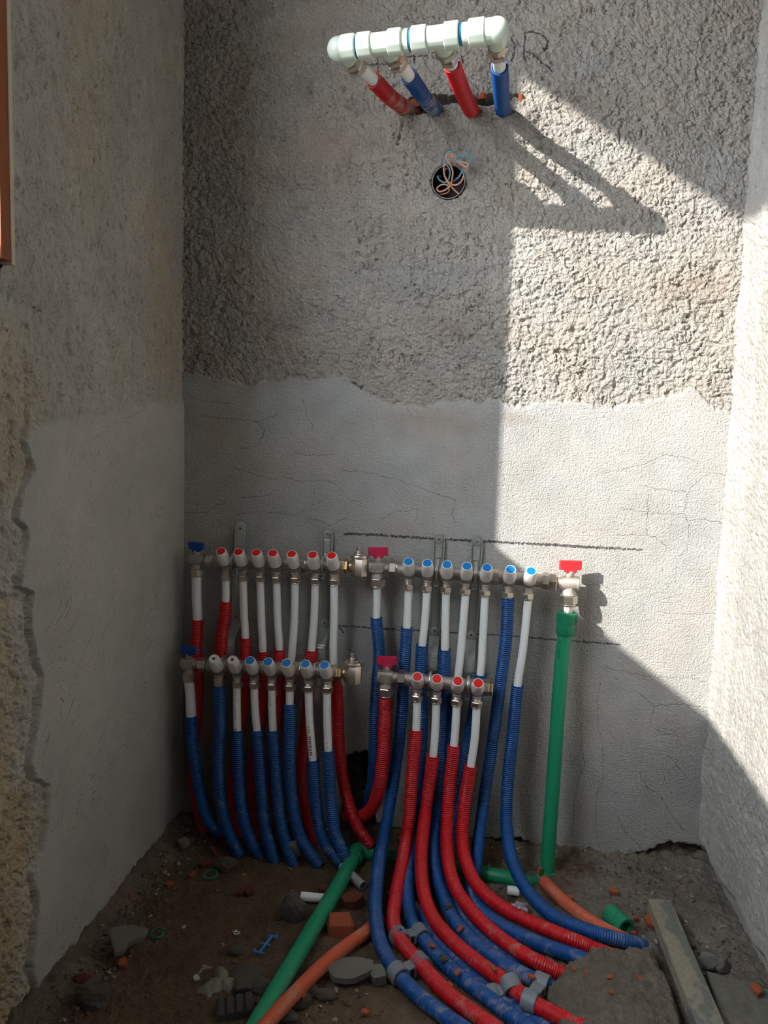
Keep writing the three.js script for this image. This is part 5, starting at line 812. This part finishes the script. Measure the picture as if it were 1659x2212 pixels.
{
  const a = V(0.9112,0.017,0.234), b = V(0.9331,0.016,0.2728), t = thing('green_coupling', 'loose green pipe coupling lying on the dirt left of the timber batten', 'coupling'), L = a.distanceTo(b);
  part('coupling_body', orient(lathe([[0.0115, L], [0.0162, L], [0.0172, L - 0.001], [0.0172, L * 0.55], [0.0166, L * 0.53], [0.0166, L * 0.47], [0.0172, L * 0.45], [0.0172, 0.001], [0.0162, 0], [0.0115, 0], [0.0115, L]], 30), a, b), M.ppr, t);
  part('inner_stop', orient(lathe([[0.0001, L * 0.4], [0.0115, L * 0.4], [0.0115, L * 0.44], [0.0001, L * 0.44]], 24), a, b), M.gasket, t);
}
{
  const g = new THREE.IcosahedronGeometry(0.015, 5), p = g.attributes.position; for (let i = 0; i < p.count; i++) { const v = V(p.getX(i), p.getY(i), p.getZ(i)), k = 1 + 0.5 * N3(v.x * 130, v.y * 130, v.z * 130); p.setXYZ(i, v.x * k, v.y * 0.6 * k, v.z * k); }
  g.computeVertexNormals(); single('crumpled_foil', g, M.foil, 'crumpled scrap of clear foil under the rightmost blue sleeve', 'foil', V(0.7481,0.012,0.2409));
}
// grey concrete strip and knob of mortar at the right edge
{
  const a = V(1.0456,0.022,0.3706), b = V(1.1561,0.022,0.4007), c = V(1.2, 0.022, 0.7), d = V(1.0312,0.022,0.5552);
  const sh = new THREE.Shape([a, b, V(1.14, 0, b.z + 0.02), V(1.14, 0, 0.72), d].map((p) => new THREE.Vector2(Math.min(p.x, 1.138), -p.z)));
  const g = new THREE.ExtrudeGeometry(sh, { depth: 0.03, bevelEnabled: true, bevelSize: 0.002, bevelThickness: 0.002, bevelSegments: 2 }).rotateX(-PI / 2).translate(0, -0.012, 0), p = g.attributes.position, uv = g.attributes.uv;
  for (let i = 0; i < p.count; i++) uv.setXY(i, p.getX(i) * 4, p.getZ(i) * 4);
  const tex = field(512, 512, (u, v, o) => { const f = 1 + 0.06 * N(u * 6, v * 6) + 0.07 * N(u * 20, v * 20) + 0.07 * N(u * 80, v * 80); o[0] = 0.49 * f; o[1] = 0.475 * f; o[2] = 0.435 * f; }, 3);
  single('concrete_strip', g, std({ map: tex, bumpMap: grit, bumpScale: 0.003, roughness: 0.95 }), 'grey concrete strip at the lower right edge, right of the timber batten', 'concrete');
  stone('mortar_lump', 'pale knobbly lump of mortar at the far end of the concrete strip', V(1.0568,0.018,0.3397), [0.016, 0.014, 0.014], S, 0, 0.2, [0, 0], 'lump', undefined, 'rubble');
  stone('mortar_lump', 'smaller pale lump of mortar between the concrete strip and the right wall', V(1.0756,0.016,0.344), [0.013, 0.012, 0.012], S, 0, 0.9, [0, 0], 'lump', undefined, 'rubble');
  stone('mortar_clod', 'flat broken plaster clod lying under the wall foot, right of the green riser', V(0.9087,-0.0259,0.016), [0.04, 0.02, 0.014], SD, 0, 0.1, [0, 0], 'lump', undefined, 'clod');
}
stone('brick_shard', 'broken brick edge showing in the wall slot, between the first two stub pipes', V(0.4792,1.537,-0.012), [0.011, 0.009, 0.012], BK, 8, 0.2, [0.2, 0.4], 'fragment', undefined, 'brick');
stone('brick_shard', 'broken brick edge showing in the wall slot, right of the red third stub', V(0.6126,1.5442,-0.006), [0.012, 0.006, 0.01], BK, 8, 0.2, [0.2, 0], 'fragment', undefined, 'brick');
stone('brick_shard', 'broken brick edge showing in the wall slot, right of the last blue stub', V(0.6869,1.5367,-0.002), [0.006, 0.008, 0.008], BK, 8, 0.2, [0.2, 0], 'fragment', undefined, 'brick');

// crumbs nobody could count
{
  const r = rng(9), n = 2600, g = new ConvexGeometry([[1, 0, 0.2], [-0.9, 0.2, 0.3], [0.1, 0.8, 0], [0, -0.7, 0.2], [0.2, 0.1, 1], [-0.1, 0.2, -1], [0.7, 0.5, -0.5], [-0.6, -0.4, 0.6]].map((p) => V(...p)));
  const m = new THREE.InstancedMesh(g, std({ color: 0xffffff, roughness: 0.95 }), n), o = new THREE.Object3D(), c = new THREE.Color();
  for (let i = 0; i < n; i++) {
    let x = 0.02 + r() * 1.1, z = -0.01 + r() * 0.72; const k = r();
    if (k < 0.25) { x = 0.03 + 0.07 * r(); z = 0.05 + r() * 0.65; } else if (k < 0.45) { z = 0.01 + 0.09 * r(); } else if (k < 0.6) { x = 0.3 + 0.2 * r(); z = 0.48 + 0.14 * r(); } else if (k < 0.7) { x = 0.95 + 0.17 * r(); z = 0.05 + 0.3 * r(); }
    const s = 0.0012 + 0.0042 * r() ** 3; o.position.set(x, floorHeight(x, z) + s * 0.3, z); o.rotation.set(r() * 6, r() * 6, r() * 6); o.scale.set(s * (0.7 + r() * 0.6), s * (0.5 + r() * 0.5), s * (0.7 + r() * 0.6)); o.updateMatrix(); m.setMatrixAt(i, o.matrix);
    const t = r(), b = 0.8 + 0.4 * r(); if (t < 0.045) c.setRGB(0.3 * b, 0.1 * b, 0.05 * b); else if (t < 0.3) c.setRGB(0.26 * b, 0.245 * b, 0.21 * b); else c.setRGB(0.1 * b, 0.07 * b, 0.048 * b); m.setColorAt(i, c);
  }
  m.name = 'rubble_crumbs'; m.castShadow = m.receiveShadow = true; m.userData = { kind: 'stuff', label: 'small crumbs of earth, mortar and brick strewn over the floor', category: 'rubble' }; scene.add(m);
}
scene.traverse((o) => { if (o.isMesh) o.castShadow = o.receiveShadow = true; });
renderer.render(scene, camera);
